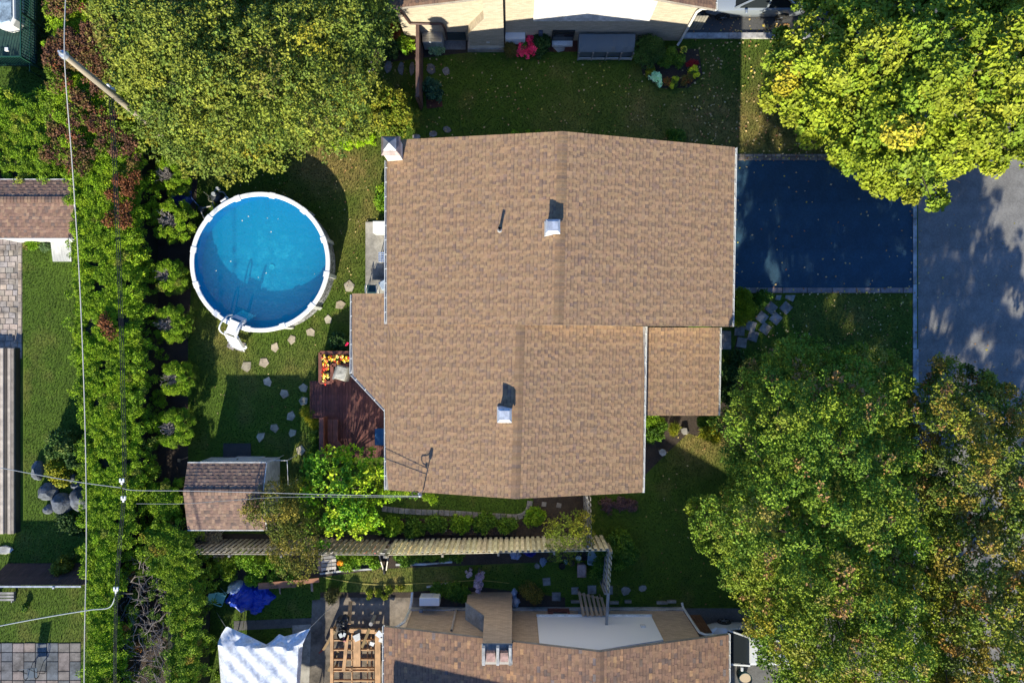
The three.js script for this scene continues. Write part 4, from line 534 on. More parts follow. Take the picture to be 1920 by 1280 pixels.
  const b = P(810, 66, 1), q = thing('air_conditioner', 'grey metal air conditioner with ridged top beside the window well', 'air conditioner', [b[0], 0, b[2]]); part(q, 'case', rbox(b[0], .5, b[2] + .05, .9, .8, .45, .02), M.alu); part(q, 'top', [...Array(6)].map((_, i) => box(b[0], .93, b[2] - .14 + i * .075, .9, .03, .06)), M.metal);
  const fw = P(1138, 80, .9), wd = thing('covered_woodpile', 'long woodpile box under a grey plastic sheet at the pale wall', 'woodpile', [fw[0], 0, fw[2]]), rs = []; for (let i = 0; i <= 30; i++) { const x = fw[0] - 1.28 + i * .0855, f = (k) => .03 * (fbm(i / 3.2, k, 3) - .5) * 2; rs.push([[x, .25, fw[2] + .36 + f(1)], [x, .7 + f(2), fw[2] + .34 + f(3)], [x, .86 + f(4), fw[2] + .16 + f(4)], [x, .95 + f(5), fw[2] - .1], [x, 1 + f(6), fw[2] - .36], [x, .3, fw[2] - .37]]); } part(wd, 'sheet', loft(rs, { smooth: .4 }), mat([.1, .13, .15], .35)); for (const x of [-1.25, -.6, .05, .7, 1.25]) part(wd, 'post', box(fw[0] + x, .4, fw[2] + .42, .06, .8, .05), M.grey); part(wd, 'base_board', [0, 1, 2, 3].map((i) => box(fw[0] - .95 + i * .64, .2, fw[2] + .43, .6, .2, .04)), M.concPale);
  solo('flat_stone', 'large flat grey stone in the red mulch below the window', 'stone', loft([rag(1048, 84, 13, 7).map(([x, y]) => P(x, y, 0)), rag(1048, 84, 12, 7).map(([x, y]) => P(x, y, .06))]), M.conc, P(1048, 84));
}
// ------------------------------------------------------------------ the house at the bottom edge
const bLow = brick([.74, .64, .54], [.67, .59, .51], .14), brickLow = mat(null, .9, { map: T(bLow[0], 1.6), bumpMap: T(bLow[1], 1.6), bumpScale: .003 });
{
  const t = thing('neighbour_house', 'brick house with orange-flecked shingle roof and white wall panel at the bottom', 'house', [2, 0, 16]), zw = 12.5, z0 = 12.3, z1 = 22;
  gable(t, 'wall', zw, 21.8, [[-4.65, -.1], [-4.65, 2.5], [3.49, 4.65], [7.95, 3.3], [7.95, -.1]], brickLow); gable(t, 'foundation', zw - .06, zw, [[-4.7, -.1], [-4.7, .32], [8, .32], [8, -.1]], M.concPale);
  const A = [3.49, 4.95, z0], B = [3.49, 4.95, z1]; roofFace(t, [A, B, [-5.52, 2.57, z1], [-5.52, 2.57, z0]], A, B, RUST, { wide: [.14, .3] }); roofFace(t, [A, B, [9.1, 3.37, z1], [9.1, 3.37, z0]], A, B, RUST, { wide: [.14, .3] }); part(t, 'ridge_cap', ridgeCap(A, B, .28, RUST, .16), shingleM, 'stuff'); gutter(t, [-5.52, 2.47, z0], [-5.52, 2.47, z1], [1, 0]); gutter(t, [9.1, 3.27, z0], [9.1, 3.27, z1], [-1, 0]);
  part(t, 'wall_panel', loft([[[1.13, 1.2, zw - .1], [6.3, 1.2, zw - .1], [6.3, 3.6, zw - .1], [3.49, 4.55, zw - .1], [1.13, 3.95, zw - .1]], [[1.13, 1.2, zw + .02], [6.3, 1.2, zw + .02], [6.3, 3.6, zw + .02], [3.49, 4.55, zw + .02], [1.13, 3.95, zw + .02]]]), mat([.82, .81, .82], .8)); part(t, 'panel_lip', bar([1.1, 1.18, zw - .14], [6.33, 1.18, zw - .14], .09, .05), M.white); part(t, 'panel_box', rbox(5.7, 2.3, zw - .13, .22, .22, .08, .02), M.stucco);
  gable(t, 'upper_storey', 17.3, 21.5, [[-5.6, 2.3], [-5.6, 4.55], [-.9, 5.58], [1.9, 4.97], [1.9, 4.2]], brickLow);
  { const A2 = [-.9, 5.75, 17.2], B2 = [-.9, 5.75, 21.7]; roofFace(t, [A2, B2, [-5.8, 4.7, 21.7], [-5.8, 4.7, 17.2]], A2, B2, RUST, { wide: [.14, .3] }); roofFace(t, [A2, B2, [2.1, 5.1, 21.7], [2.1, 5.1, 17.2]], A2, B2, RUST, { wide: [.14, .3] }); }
  const r4 = (x0, x1, y, zf, zb) => [[x0, y, zf], [x1, y, zf], [x1, y, zb], [x0, y, zb]]; part(t, 'chimney', loft([r4(-2.05, 0, -.1, 11.75, 12.55), r4(-2.05, 0, 1.25, 11.75, 12.55), r4(-1.2, 0, 2.6, 11.78, 12.55), r4(-1.15, 0, 5.35, 11.8, 12.55)]), brickLow); part(t, 'chimney_shoulder', loft([[[-2.08, 1.27, 11.74], [-1.2, 2.66, 11.77], [-1.2, 2.66, 12.5], [-2.08, 1.27, 12.5]], [[-2.1, 1.31, 11.74], [-1.22, 2.7, 11.77], [-1.22, 2.7, 12.5], [-2.1, 1.31, 12.5]]]), M.conc); part(t, 'chimney_crown', box(-.58, 5.38, 12.17, 1.2, .08, .8), M.conc);
  for (const [x, w] of [[-.82, .34], [-.3, .3]]) part(t, 'chimney_flue', [box(x, 5.55, 12.17, w, .3, .34)], grained([.38, .24, .2], .9, 1, blotT, .004)); for (const x of [-1.1, -.55, -.07]) part(t, 'crown_stone', [rbox(x, 5.52, 12.17, .12, .24, .7, .02)], M.concPale);
  const w = part(t, 'window', box(2.15, .62, zw - .04, 1.0, .75, .1), grained([.2, .07, .055], .9, .6, blotT, .006)); const p = shade(new THREE.Mesh(box(2.2, .85, zw - .1, .62, .22, .03), glass)); p.name = 'pane'; w.add(p); const f = shade(new THREE.Mesh(box(2.2, .98, zw - .1, .68, .05, .05), M.white)); f.name = 'frame'; w.add(f);
  const dn = (pts, m, r) => part(t, 'downspout', pipe(pts, r), m); dn([[-5.4, 2.45, 12.42], [-5.0, 2.3, 12.42], [-4.75, 1.9, 12.36], [-4.72, 1, 12.36], [-4.72, .45, 12.36], [-4.68, .25, 12.1], [-4.66, .15, 11.7]], M.white, .06); dn([[9, 3.3, 12.4], [8.2, 3.1, 12.42], [8, 2.9, 12.4], [7.98, 1.5, 12.4], [7.98, .2, 12.4], [7.95, .1, 12.2]], M.white, .055); part(t, 'downspout', tube([[-2.6, .4, 12.44], [-2.6, 2.6, 12.44]], .05, 8), grained([.5, .44, .38], .6));
  part(t, 'wall_vent', [rbox(-4.2, .5, 12.42, .16, .16, .14, .02)], mat([.2, .24, .3], .5)); part(t, 'wall_vent', [rbox(3.1, .75, 12.42, .12, .16, .12, .02)], mat([.2, .24, .3], .5)); part(t, 'gate', [0, 1, 2, 3, 4, 5].map((i) => box(8.1 + i * .125, 1.15, 12.75, .11, 1.9, .03)), grained([.14, .065, .035], .8, 1, woodT, .003));
  const b = P(805, 1127, .9), q = thing('heat_pump', 'white heat pump unit on the brick wall near the bent downspout', 'heat pump', [b[0], .3, b[2]]); part(q, 'case', rbox(b[0], .62, b[2] + .03, .92, .6, .38, .03), M.vinyl); part(q, 'bracket', [box(b[0] - .3, .28, b[2] + .15, .04, .06, .6), box(b[0] + .3, .28, b[2] + .15, .04, .06, .6)], M.dark); part(q, 'fan_grille', [...Array(6)].map((_, i) => box(b[0] - .1, .42 + i * .08, b[2] - .166, .5, .012, .01)), M.alu);
  const pl = thing('wooden_pallet', 'slatted wooden pallet leaning on the brick wall by the beam', 'pallet', [3.4, 0, 12.2]), u = (i) => lerp(3.1, 4.2, i); for (let i = 0; i < 6; i++) { const x = u(i / 5.4); part(pl, 'slat', bar([x, .5, 11.55 + i * .05], [x + .12, 1.35, 12.33], .12, .025), grained([.36, .26, .17], .85, 1, woodT, .003)); } for (const k of [.08, .92]) part(pl, 'bearer', bar(lerp3([3.02, .46, 11.55], [3.2, 1.28, 12.37], k), lerp3([4.2, .46, 11.82], [4.28, 1.28, 12.37], k), .05, .09), M.wood); part(pl, 'leg', [bar([3.1, 0, 11.6], [3.1, .5, 11.6], .06), bar([4.1, 0, 11.85], [4.1, .5, 11.85], .06)], M.wood);
}
// ------------------------------------------------------------------ cars
function car(name, label, x0, zc, o) { // nose towards -x
  const t = thing(name, label, 'car', [x0 + 2.2, 0, zc]), paint = mat(o.paint, .3, { metalness: o.metal ?? .3, clearcoat: 1, clearcoatRoughness: .05 }), W = o.w, X = (x) => x0 + x;
  const sec = ([x, w, yb, ys, yt]) => { const r = []; const h = [[-w * .9, yb], [-w, yb + .12], [-w, lerp(yb, ys, .7)], [-w * .97, ys], [-w * .72, yt], [0, yt + .025]]; for (const [z, y] of h) r.push([X(x), y, zc + z]); for (const [z, y] of h.slice(0, 5).reverse()) r.push([X(x), y, zc - z]); return r; };
  part(t, 'body', loft(o.sections.map(([x, w, ...y]) => sec([x, w * W, ...y])), { smooth: .7 }), paint);
  const [b0, b1, t0, t1, yb, yt, wb, wt] = o.cabin, q = (x, y, z) => [X(x), y, zc + z], pane = (name, l) => part(t, name, loft([l, l.map((p) => [p[0], p[1] - .015, p[2]])]), glass);
  part(t, 'cabin', loft([[q(b0 + .1, yb - .05, -wb + .05), q(b1 - .1, yb - .05, -wb + .05), q(b1 - .1, yb - .05, wb - .05), q(b0 + .1, yb - .05, wb - .05)], [q(t0 + .06, yt - .03, -wt + .03), q(t1 - .06, yt - .03, -wt + .03), q(t1 - .06, yt - .03, wt - .03), q(t0 + .06, yt - .03, wt - .03)]]), paint);
  const mixq = (a, b, k) => lerp3(a, b, k), C = { a: q(b0, yb, -wb), b: q(b0, yb, wb), c: q(t0, yt, wt), d: q(t0, yt, -wt), e: q(b1, yb, -wb), f: q(b1, yb, wb), g: q(t1, yt, wt), h: q(t1, yt, -wt) };
  const ins = (l, k) => { const m = [0, 1, 2].map((i) => l.reduce((s, p) => s + p[i], 0) / l.length); return l.map((p) => lerp3(p, m, k)); };
  pane('windscreen', ins([C.a, C.b, C.c, C.d], .08)); pane('rear_window', ins([C.e, C.f, C.g, C.h], .1));
  for (const [a, e, h, d] of [[C.a, C.e, C.h, C.d], [C.b, C.f, C.g, C.c]]) { const m = (k) => mixq(mixq(a, e, k), mixq(d, h, k), 0), n = (k) => mixq(d, h, k); pane('side_window', ins([m(.06), m(.5), n(.48), n(.02)], .07)); pane('side_window', ins([m(.52), m(.94), n(.98), n(.5)], .07)); for (const [s, u] of [[a, d], [e, h], [m(.51), n(.49)]]) part(t, 'pillar', bar(s, u, .07, .06), paint); }
  part(t, 'roof_panel', loft([[q(t0 - .03, yt - .03, -wt), q(t1 + .03, yt - .03, -wt), q(t1 + .03, yt - .03, wt), q(t0 - .03, yt - .03, wt)], [q(t0 + .04, yt + .03, -wt + .1), q(t1 - .04, yt + .03, -wt + .1), q(t1 - .04, yt + .03, wt - .1), q(t0 + .04, yt + .03, wt - .1)]]), paint);
  for (const [wx, s] of [[o.wheels[0], -1], [o.wheels[0], 1], [o.wheels[1], -1], [o.wheels[1], 1]]) { const z = zc + s * (W - .035), g = new THREE.TorusGeometry(.25, .085, 10, 24).translate(X(wx), .33, z); const wl = part(t, 'wheel', [plain(g), plain(new THREE.CylinderGeometry(.24, .24, .16, 20).rotateX(Math.PI / 2).translate(X(wx), .33, z))], M.rubber); const rm = [plain(new THREE.CylinderGeometry(.07, .07, .2, 12).rotateX(Math.PI / 2).translate(X(wx), .33, z))]; for (let k = 0; k < 5; k++) { const a = k * 1.2566; rm.push(bar([X(wx), .33, z + s * .095], [X(wx) + Math.cos(a) * .21, .33 + Math.sin(a) * .21, z + s * .085], .05, .03)); } const r = shade(new THREE.Mesh(merge(rm), M.steel)); r.name = 'rim'; wl.add(r); }
  for (const s of [-1, 1]) { part(t, 'headlight', rbox(X(o.lamp[0]), o.lamp[1], zc + s * o.lamp[2], .36, .1, .3, .04, s * -.5), mat([.75, .78, .8], .1)); part(t, 'mirror', rbox(X(o.mirror[0]), o.mirror[1], zc + s * (W + .1), .12, .13, .2, .04), paint); part(t, 'tail_light', rbox(X(o.tail[0]), o.tail[1], zc + s * (W - .18), .1, .16, .28, .03), mat([.3, .01, .01], .2)); for (const dx of o.handles) part(t, 'door_handle', rbox(X(dx), o.mirror[1] - .14, zc + s * (W + .005), .16, .03, .03, .01), M.steel); }
  part(t, 'grille', [0, 1, 2].map((i) => box(X(.03 + i * .01), .42 + i * .1, zc, .06, .04, W * 1.1)), M.dark); return t;
}
car('parked_car', 'grey-blue sedan parked on the asphalt at the top edge', 8.9, -15.97, { paint: [.3, .34, .39], metal: .25, w: .9, sections: [[0, .6, .35, .5, .58], [.12, .84, .25, .6, .7], [.6, .97, .2, .74, .84], [1.3, 1, .2, .86, .95], [3.6, 1, .2, .92, 1], [4.3, .97, .22, .9, .98], [4.62, .85, .3, .8, .85], [4.72, .7, .4, .7, .75]], cabin: [1.25, 4.15, 2.05, 3.5, .93, 1.43, .8, .6], wheels: [.88, 3.63], lamp: [.3, .66, .62], mirror: [1.75, 1, 0], tail: [4.55, .8], handles: [2.5, 3.35] });
car('parked_car', 'white compact car half under the maple beside the brick house', 8.9, 13.85, { paint: [.62, .64, .66], metal: .05, w: .84, sections: [[0, .62, .35, .6, .68], [.1, .86, .25, .72, .8], [.5, .98, .22, .88, .95], [1, 1, .22, .98, 1.05], [3.2, 1, .22, 1.02, 1.08], [3.8, .98, .24, 1, 1.05], [4.05, .88, .3, .9, .95], [4.12, .75, .4, .8, .85]], cabin: [.85, 3.95, 1.75, 3.5, 1.04, 1.52, .78, .62], wheels: [.95, 3.3], lamp: [.36, .82, .62], mirror: [1.5, 1.15, 0], tail: [3.98, .95], handles: [2.2, 3] });
// ------------------------------------------------------------------ building work and clutter in the lower garden
{
  const h = .68, t = thing('unfinished_deck', 'unfinished deck frame of new orange lumber beside the bottom house', 'deck frame', P(665, 1230)), lum = grained([.5, .29, .14], .75, 1, woodT, .003), tim = (x0, y0, x1, y1, w, y = h, d = .16) => bar(P(x0, y0, y), P(x1, y1, y), w, d);
  part(t, 'beam', tim(622.5, 1177, 622, 1340, .14), lum); part(t, 'beam', tim(708, 1184, 708, 1340, .25, h + .06, .05), lum); part(t, 'beam', tim(655, 1181, 703, 1183, .18), lum); for (const y of [1199.5, 1217.5, 1235.5, 1252, 1257, 1275, 1293]) part(t, 'joist', tim(626, y, 702, y, .05, h, .15), lum); part(t, 'joist', tim(660, 1188, 660, 1340, .05, h, .15), lum); for (const [x, y] of [[657, 1254], [691, 1254], [690, 1218]]) part(t, 'block', tim(x - 2, y, x + 2, y, .1, h + .1, .05), lum); for (const [x, y] of [[624, 1182], [624, 1260], [706, 1190], [706, 1260], [660, 1190]]) part(t, 'post', box(...[P(x, y, h)[0], .3, P(x, y, h)[2]], .1, .6, .1), lum); part(t, 'lower_beam', [tim(689, 1190, 689, 1340, .04, .35, .12), tim(696, 1190, 696, 1340, .03, .3, .1)], lum);
  const plank = (label, x0, y0, x1, y1, w, y, dy = 0) => solo('plank', label, 'plank', bar(P(x0, y0, y), P(x1, y1, y + dy), w, .04), lum, P((x0 + x1) / 2, (y0 + y1) / 2)); plank('short wide orange plank lying across the new joists', 669, 1192, 669, 1249, .32, h + .12); plank('narrow orange plank lying aslant on the new joists', 651, 1190, 644, 1258, .15, h + .13); const pl = plank('orange plank standing up at the corner of the deck frame', 654, 1170, 657, 1127, .17, .9, -.75); solo('timber', 'weathered brown timber leaning across the frame onto a post', 'timber', bar(P(693, 1178, .85), P(678, 1214, .75), .12, .05), grained([.2, .13, .05], .8, 1, woodT, .003), P(686, 1196)); solo('timber', 'weathered brown timber leaning outside the frame towards the red tool', 'timber', bar(P(628, 1182, .8), P(606, 1218, .25), .11, .06), grained([.17, .11, .05], .8, 1, woodT, .003), P(617, 1200)); solo('timber', 'weathered brown timber leaning outside the frame lower down', 'timber', bar(P(634, 1220, .6), P(616, 1258, .15), .11, .06), grained([.17, .11, .05], .8, 1, woodT, .003), P(625, 1240));
  const b = P(641, 1172, .9), bg = thing('tool_bag', 'black open tool bag with papers inside on the frame corner', 'bag', [b[0], h, b[2]]); part(bg, 'bag', crumple([b[0], 0, b[2]], .3, .45, .3, 8).translate(0, h + .08, 0), mat([.012, .015, .022], .5)); const b2 = P(642, 1190, 1); part(bg, 'bucket', lathe([[0, 0], [.2, 0], [.25, .3], [.24, .3], [.19, .04], [0, .04]], b2[0], h + .08, b2[2]), mat([.015, .015, .018], .5)); part(bg, 'papers', [rbox(b2[0] - .07, h + .38, b2[2], .16, .03, .2, .01, .4), rbox(b2[0] + .09, h + .37, b2[2] - .03, .12, .03, .18, .01, -.4)], mat([.5, .52, .5], .8));
  solo('drill', 'small red and white power tool beside the tool bag', 'tool', [rbox(...[P(645, 1199, .9)[0], h + .2, P(645, 1199, .9)[2]], .12, .16, .2, .04, .5), cyl(P(645, 1195, .9)[0], h + .2, h + .3, P(645, 1195, .9)[2], .05)], mat([.35, .12, .12], .5), P(645, 1199)); const rt = P(603, 1221, .1); solo('bar_clamp', 'red bar clamp lying on the bare concrete strip', 'clamp', [bar(P(598, 1224, .12), P(606, 1217, .12), .05, .06), rbox(P(606, 1216, .12)[0], .13, P(606, 1216, .12)[2], .1, .1, .08, .02)], mat([.38, .05, .03], .5), rt);
  const scrap = (label, x, y, r, yy, c) => solo('board_offcut', label, 'offcut', slab(flat(rag(x, y, r, 4, R() * 3, .25).map(([a, b]) => P(a, b, yy)), yy), .03), c, P(x, y)); scrap('pale triangular board offcut on the new lumber', 669, 1196, 9, h + .18, M.concPale); scrap('white square offcut beside the pale wide beam', 697, 1207, 5, h + .12, M.white); scrap('grey metal flashing offcut at the roof corner', 711, 1190, 8, h + .4, M.alu); scrap('long pale offcut lying at the frame corner', 714, 1200, 6, h + .25, M.white);
  solo('garden_post', 'round timber post standing at the top of the deck frame', 'post', cyl(P(695, 1170, .9)[0], 0, .9, P(695, 1170, .9)[2], .09), M.grey, P(695, 1170));
}
{ // white canopy
  const t = thing('canopy', 'white tarpaulin canopy with peaked corners at the bottom edge', 'canopy', P(490, 1240)), curve = (l, u) => { let k = 0; while (k < l.length - 2 && u > l[k + 1][0]) k++; const f = (u - l[k][0]) / (l[k + 1][0] - l[k][0]); return [lerp(l[k][1], l[k + 1][1], f), lerp(l[k][2], l[k + 1][2], f)]; };
  const edge = [[0, 408, 1204], [.05, 415, 1188], [.1, 424, 1174], [.2, 441, 1181], [.34, 466, 1192], [.46, 488, 1203], [.53, 499, 1208], [.6, 511, 1200], [.68, 523, 1188], [.75, 533, 1193], [.86, 555, 1187], [1, 581, 1178]], ridge = (u) => [lerp(408, 567, u), 1209 + 5 * Math.sin(u * Math.PI) + 1.5 * Math.sin(u * 17)], N = 64, Q = 44, pos = [], pt = (i, j) => {
    const u = i / N, fold = (fbm(u * 14 + 3, j * .12, 3) - .5), K = 12; if (j <= K) { const v = j / K, e = curve(edge, u), r = ridge(u), py = lerp(e[1], r[1], v), peak = Math.exp(-((u - .1) ** 2) * 90) * .12 + Math.exp(-((u - 1) ** 2) * 60) * .1; return P(lerp(e[0], r[0], v), py, lerp(1.62 + peak, 1.93, v) + .16 * fold * Math.sin(v * Math.PI) + .03 * Math.sin(u * 30 + v * 5)); }
    const v = (j - K) / (Q - K), r = ridge(u), dg = Math.exp(-((u - .9 + v * .9) ** 2) * 160) * .07 + Math.exp(-((u - .12) ** 2) * 900) * .04, side = u < .05 ? (.05 - u) * 9 : u > .96 ? (u - .96) * 9 : 0; return P(lerp(r[0], lerp(414, 562, u), Math.min(1, v * 3)), lerp(r[1], 1440, v), 1.93 + dg + .13 * fold * (.35 + .3 * Math.sin(v * 9)) + .025 * Math.sin((u * 2 - v * 3) * 13) - side + .1 * Math.sin(u * Math.PI) * Math.min(1, v * 2)); };
  for (let i = 0; i < N; i++) for (let j = 0; j < Q; j++) { const a = pt(i, j), b = pt(i + 1, j), q = pt(i + 1, j + 1), e = pt(i, j + 1); pos.push(...a, ...q, ...b, ...a, ...e, ...q); }
  part(t, 'sheet', fromTris(pos, .5), grained([.64, .67, .72], .6, .6, grainT, .002)); for (const [x, y] of [[416, 1212], [560, 1214], [416, 1400], [560, 1400]]) part(t, 'pole', cyl(P(x, y, 1.8)[0], 0, 1.8, P(x, y, 1.8)[2], .025), M.steel); part(t, 'guy_rope', tube([P(580, 1178, 1.72), P(604, 1154, .9), P(627, 1132, .02)], .01, 5), M.cable); part(t, 'guy_rope', tube([P(423, 1175, 1.72), P(413, 1160, .9), P(406, 1148, .02)], .008, 5), M.cable);
}
{
  const b = P(468, 1118); const t = thing('tarp', 'bright blue crumpled tarp heaped beside the pale green chair', 'tarp', b), bl = mat([.012, .05, .4], .4); part(t, 'heap', crumple(P(455, 1115, 0), .75, .7, .75, 5, 20), bl); part(t, 'heap', crumple(P(490, 1118, 0), .6, .55, .4, 9, 20), bl); part(t, 'heap', crumple(P(478, 1135, 0), .45, .4, .25, 12, 20), bl); part(t, 'pale_fold', crumple(P(447, 1096, 0), .35, .25, .95, 15), mat([.4, .5, .7], .5)); NOLAWN.push(rag(470, 1118, 28, 8));
  const bw = grained([.3, .13, .07], .75, 1, woodT, .003); solo('board', 'long reddish board lying between the blue tarp and the lawn', 'board', [bar(P(484, 1097, .55), P(556, 1091, .55), .2, .05), bar(P(484, 1102, .5), P(555, 1098, .5), .12, .05)], bw, P(520, 1097)); solo('board', 'short reddish board at the end of the long one', 'board', bar(P(553, 1092, .6), P(598, 1087, .6), .2, .05), bw, P(575, 1090)); solo('sawhorse', 'small pale trestle under the reddish boards', 'trestle', [bar(P(584, 1092, .5), P(585, 1108, .05), .1, .05), bar(P(524, 1102, .4), P(525, 1113, .02), .06, .04), bar(P(524, 1096, 0), P(524, 1102, .45), .06, .04), bar(P(584, 1086, 0), P(584, 1092, .5), .06, .04)], grained([.38, .25, .18], .8, 1, woodT, .003), P(555, 1100));
  const p = thing('wooden_pallet', 'weathered pallet of pale slats lying in the side bed', 'pallet', P(615, 1053)); for (let i = 0; i < 5; i++) part(p, 'slat', bar(P(602, 1039 + i * 7, .22), P(630, 1036 + i * 7, .22), .13, .025), i % 2 ? M.grey : grained([.5, .46, .42], .85, 1, woodT, .003)); for (const x of [604, 616, 628]) part(p, 'bearer', bar(P(x, 1037, .12), P(x, 1071, .12), .06, .1), M.grey); part(p, 'edge_brick', [box(...[P(599, 1058, .1)[0], .08, P(599, 1058, .1)[2]], .14, .16, .6)], grained([.3, .2, .17], .9, 1, blotT, .005));
  const w = thing('wheelbarrow', 'wheelbarrow with black tray and pale handles beside the cream fence', 'wheelbarrow', P(718, 1048)), pale = grained([.6, .56, .46], .7, 1, woodT, .002); part(w, 'tray', loft([[[712, 1036], [728, 1036], [726, 1050], [714, 1050]].map(([x, y]) => P(x, y, .35)), [[708, 1030], [730, 1029], [729, 1052], [711, 1053]].map(([x, y]) => P(x, y, .62))], { capB: false }), M.dark); part(w, 'handle', bar(P(707, 1029, .66), P(719, 1069, .3), .05, .05), pale); part(w, 'handle', bar(P(730, 1027, .66), P(724, 1069, .3), .05, .05), pale); part(w, 'brace', bar(P(711, 1038, .64), P(729, 1037, .64), .04, .03), M.white); const wp = P(721, 1068, .2); part(w, 'wheel', plain(new THREE.TorusGeometry(.16, .05, 8, 20).rotateY(Math.PI / 2).translate(wp[0], .2, wp[2])), M.rubber); part(w, 'leg', [bar(P(711, 1032, .5), P(711, 1034, 0), .04), bar(P(729, 1031, .5), P(729, 1033, 0), .04)], M.dark);
  solo('bed_edging', 'thin pale stone edging in front of the orange flower', 'edging', [bar(P(600, 1075, .06), P(640, 1070, .06), .08, .12), bar(P(640, 1070, .06), P(700, 1066, .06), .07, .1)], M.concPale, P(650, 1070)); solo('bed_edging', 'thin pale stone edging between wheelbarrow and white jugs', 'edging', [bar(P(742, 1058, .06), P(800, 1057, .06), .1, .12), bar(P(800, 1057, .06), P(848, 1053, .06), .08, .1)], M.concPale, P(790, 1057)); solo('bed_edging', 'row of dark bricks along the foot of the brick wall', 'edging', [1081, 1152, 1178, 1242, 1260].map((x, i) => box(...[P(x, 1128 + (i % 2) * 2, .1)[0], .06, P(x, 1128 + (i % 2) * 2, .1)[2]], .5 - (i % 3) * .1, .12, .12)), M.conc, P(1180, 1128)); solo('bed_edging', 'thin pale edging ending at the purple flowers', 'edging', [bar(P(800, 1100, .06), P(848, 1092, .06), .07, .1)], M.concPale, P(824, 1096)); solo('garden_hose', 'thin yellow garden hose snaking across the worn grass', 'hose', tube([P(606, 1082, .03), P(650, 1090, .03), P(690, 1095, .03), P(735, 1096, .03), P(780, 1094, .03), P(840, 1091, .03), P(900, 1088, .03), P(955, 1093, .03)], .015, 6, 60), mat([.42, .36, .08], .5), P(780, 1090)); solo('drain_pipe', 'yellow hanging cord between tarp and canopy', 'cord', tube([P(458, 1138, .4), P(458, 1155, .5), P(455, 1178, 1.6)], .015, 5), mat([.4, .34, .08], .5), P(458, 1155));
  const jug = (label, x, y) => { const b = P(x, y, .2); solo('jug', label, 'jug', lathe([[0, 0], [.07, 0], [.08, .12], [.05, .18], [.025, .2], [.025, .24], [0, .24]], b[0], 0, b[2], 14), M.vinyl, [b[0], 0, b[2]]); }; jug('small white jug standing first in the bed below the fence', 837, 1048); jug('small white jug beside the twin one nearer the lawn edge', 843, 1048);
  const pot = (label, x, y, r, h, c, inner = [.02, .016, .012]) => { const b = P(x, y, h), t = thing('plant_pot', label, 'pot', [b[0], 0, b[2]]); part(t, 'pot', lathe([[0, 0], [r * .72, 0], [r, h], [r * .88, h], [r * .66, .05], [0, .05]], b[0], 0, b[2]), mat(c, .6)); part(t, 'soil', cyl(b[0], h - .09, h - .06, b[2], r * .84), mat(inner, .9)); return t; }; pot('brown plant pot beside the faded cooler bin', 1072, 1056, .14, .3, [.09, .06, .06]); pot('rust coloured plant pot behind the brown pot', 1074, 1043, .12, .28, [.16, .07, .02]); pot('black plant pot with a white middle beside the tub', 1085, 1047, .16, .3, [.012, .014, .025], [.4, .45, .5]); pot('dark navy plant pot next to the pale tub', 1097, 1041, .15, .32, [.012, .018, .03]); pot('dark teal tub standing at the edge of the driveway', 1398, 1274, .32, .6, [.01, .05, .06], [.5, .4, .28]); pot('dark round planter in the shade below the yellow bush', 1054, 1062, .15, .25, [.015, .02, .03]);
  const tb = P(1111, 1047, .4), u = thing('plastic_tub', 'pale blue plastic washing tub beside the plant pots', 'tub', [tb[0], 0, tb[2]]), tr = (w, d, y) => [[-w, -d * .8], [-w * .7, -d], [w * .7, -d], [w, -d * .8], [w, d * .8], [w * .7, d], [-w * .7, d], [-w, d * .8]].map(([x, z]) => [tb[0] + x + z * -.08, y, tb[2] + z]); part(u, 'tub', loft([tr(.16, .24, .05), tr(.2, .29, .38), tr(.22, .31, .39), tr(.22, .31, .36), tr(.18, .26, .36), tr(.14, .21, .1)]), mat([.36, .47, .5], .5));
  const k = P(1091, 1070, .5), c = thing('cooler_bin', 'faded pink-brown plastic bin with rounded lid on the shaded grass', 'bin', [k[0], 0, k[2]]), kr = (w, d0, d1, y) => [[-w, d1], [-w, d0 + .08], [-w * .7, d0], [w * .7, d0], [w, d0 + .08], [w, d1]].map(([x, z]) => [k[0] + x, y, k[2] + z]); part(c, 'body', loft([kr(.17, -.24, .26, 0), kr(.2, -.28, .3, .45)]), grained([.26, .18, .17], .7, 1, blotT, .003)); part(c, 'lid', loft([kr(.21, -.29, .31, .455), kr(.2, -.28, .3, .5), kr(.14, -.2, .2, .53)]), grained([.3, .21, .2], .6, 1, blotT, .003)); part(c, 'handle', box(k[0], .42, k[2] + .31, .2, .05, .04), M.dark);
  const cl = (label, x, y, rx, rz, h, s, col) => { const b = P(x, y); solo('cloth_bundle', label, 'bundle', crumple(P(x, y, 0), rx, rz, h, s), mat(col, .6), b); }; cl('pale blue cloth sheet below the cream fence', 967, 1041, .26, .2, .3, 21, [.34, .42, .6]); cl('deep blue plastic sheet below the cream fence', 994, 1037, .3, .16, .3, 22, [.015, .02, .3]); cl('pale blue crumpled bag beside the yellow bush', 1018, 1053, .16, .22, .3, 23, [.24, .34, .5]); cl('white and blue bag against the brick chimney', 964, 1111, .14, .24, .4, 24, [.42, .5, .66]); cl('white bag with a red mark beside the brick chimney', 966, 1128, .2, .26, .35, 25, [.5, .55, .66]); cl('small turquoise plastic scrap beside the brown pot', 1061, 1053, .09, .12, .2, 26, [.14, .32, .42]);
}
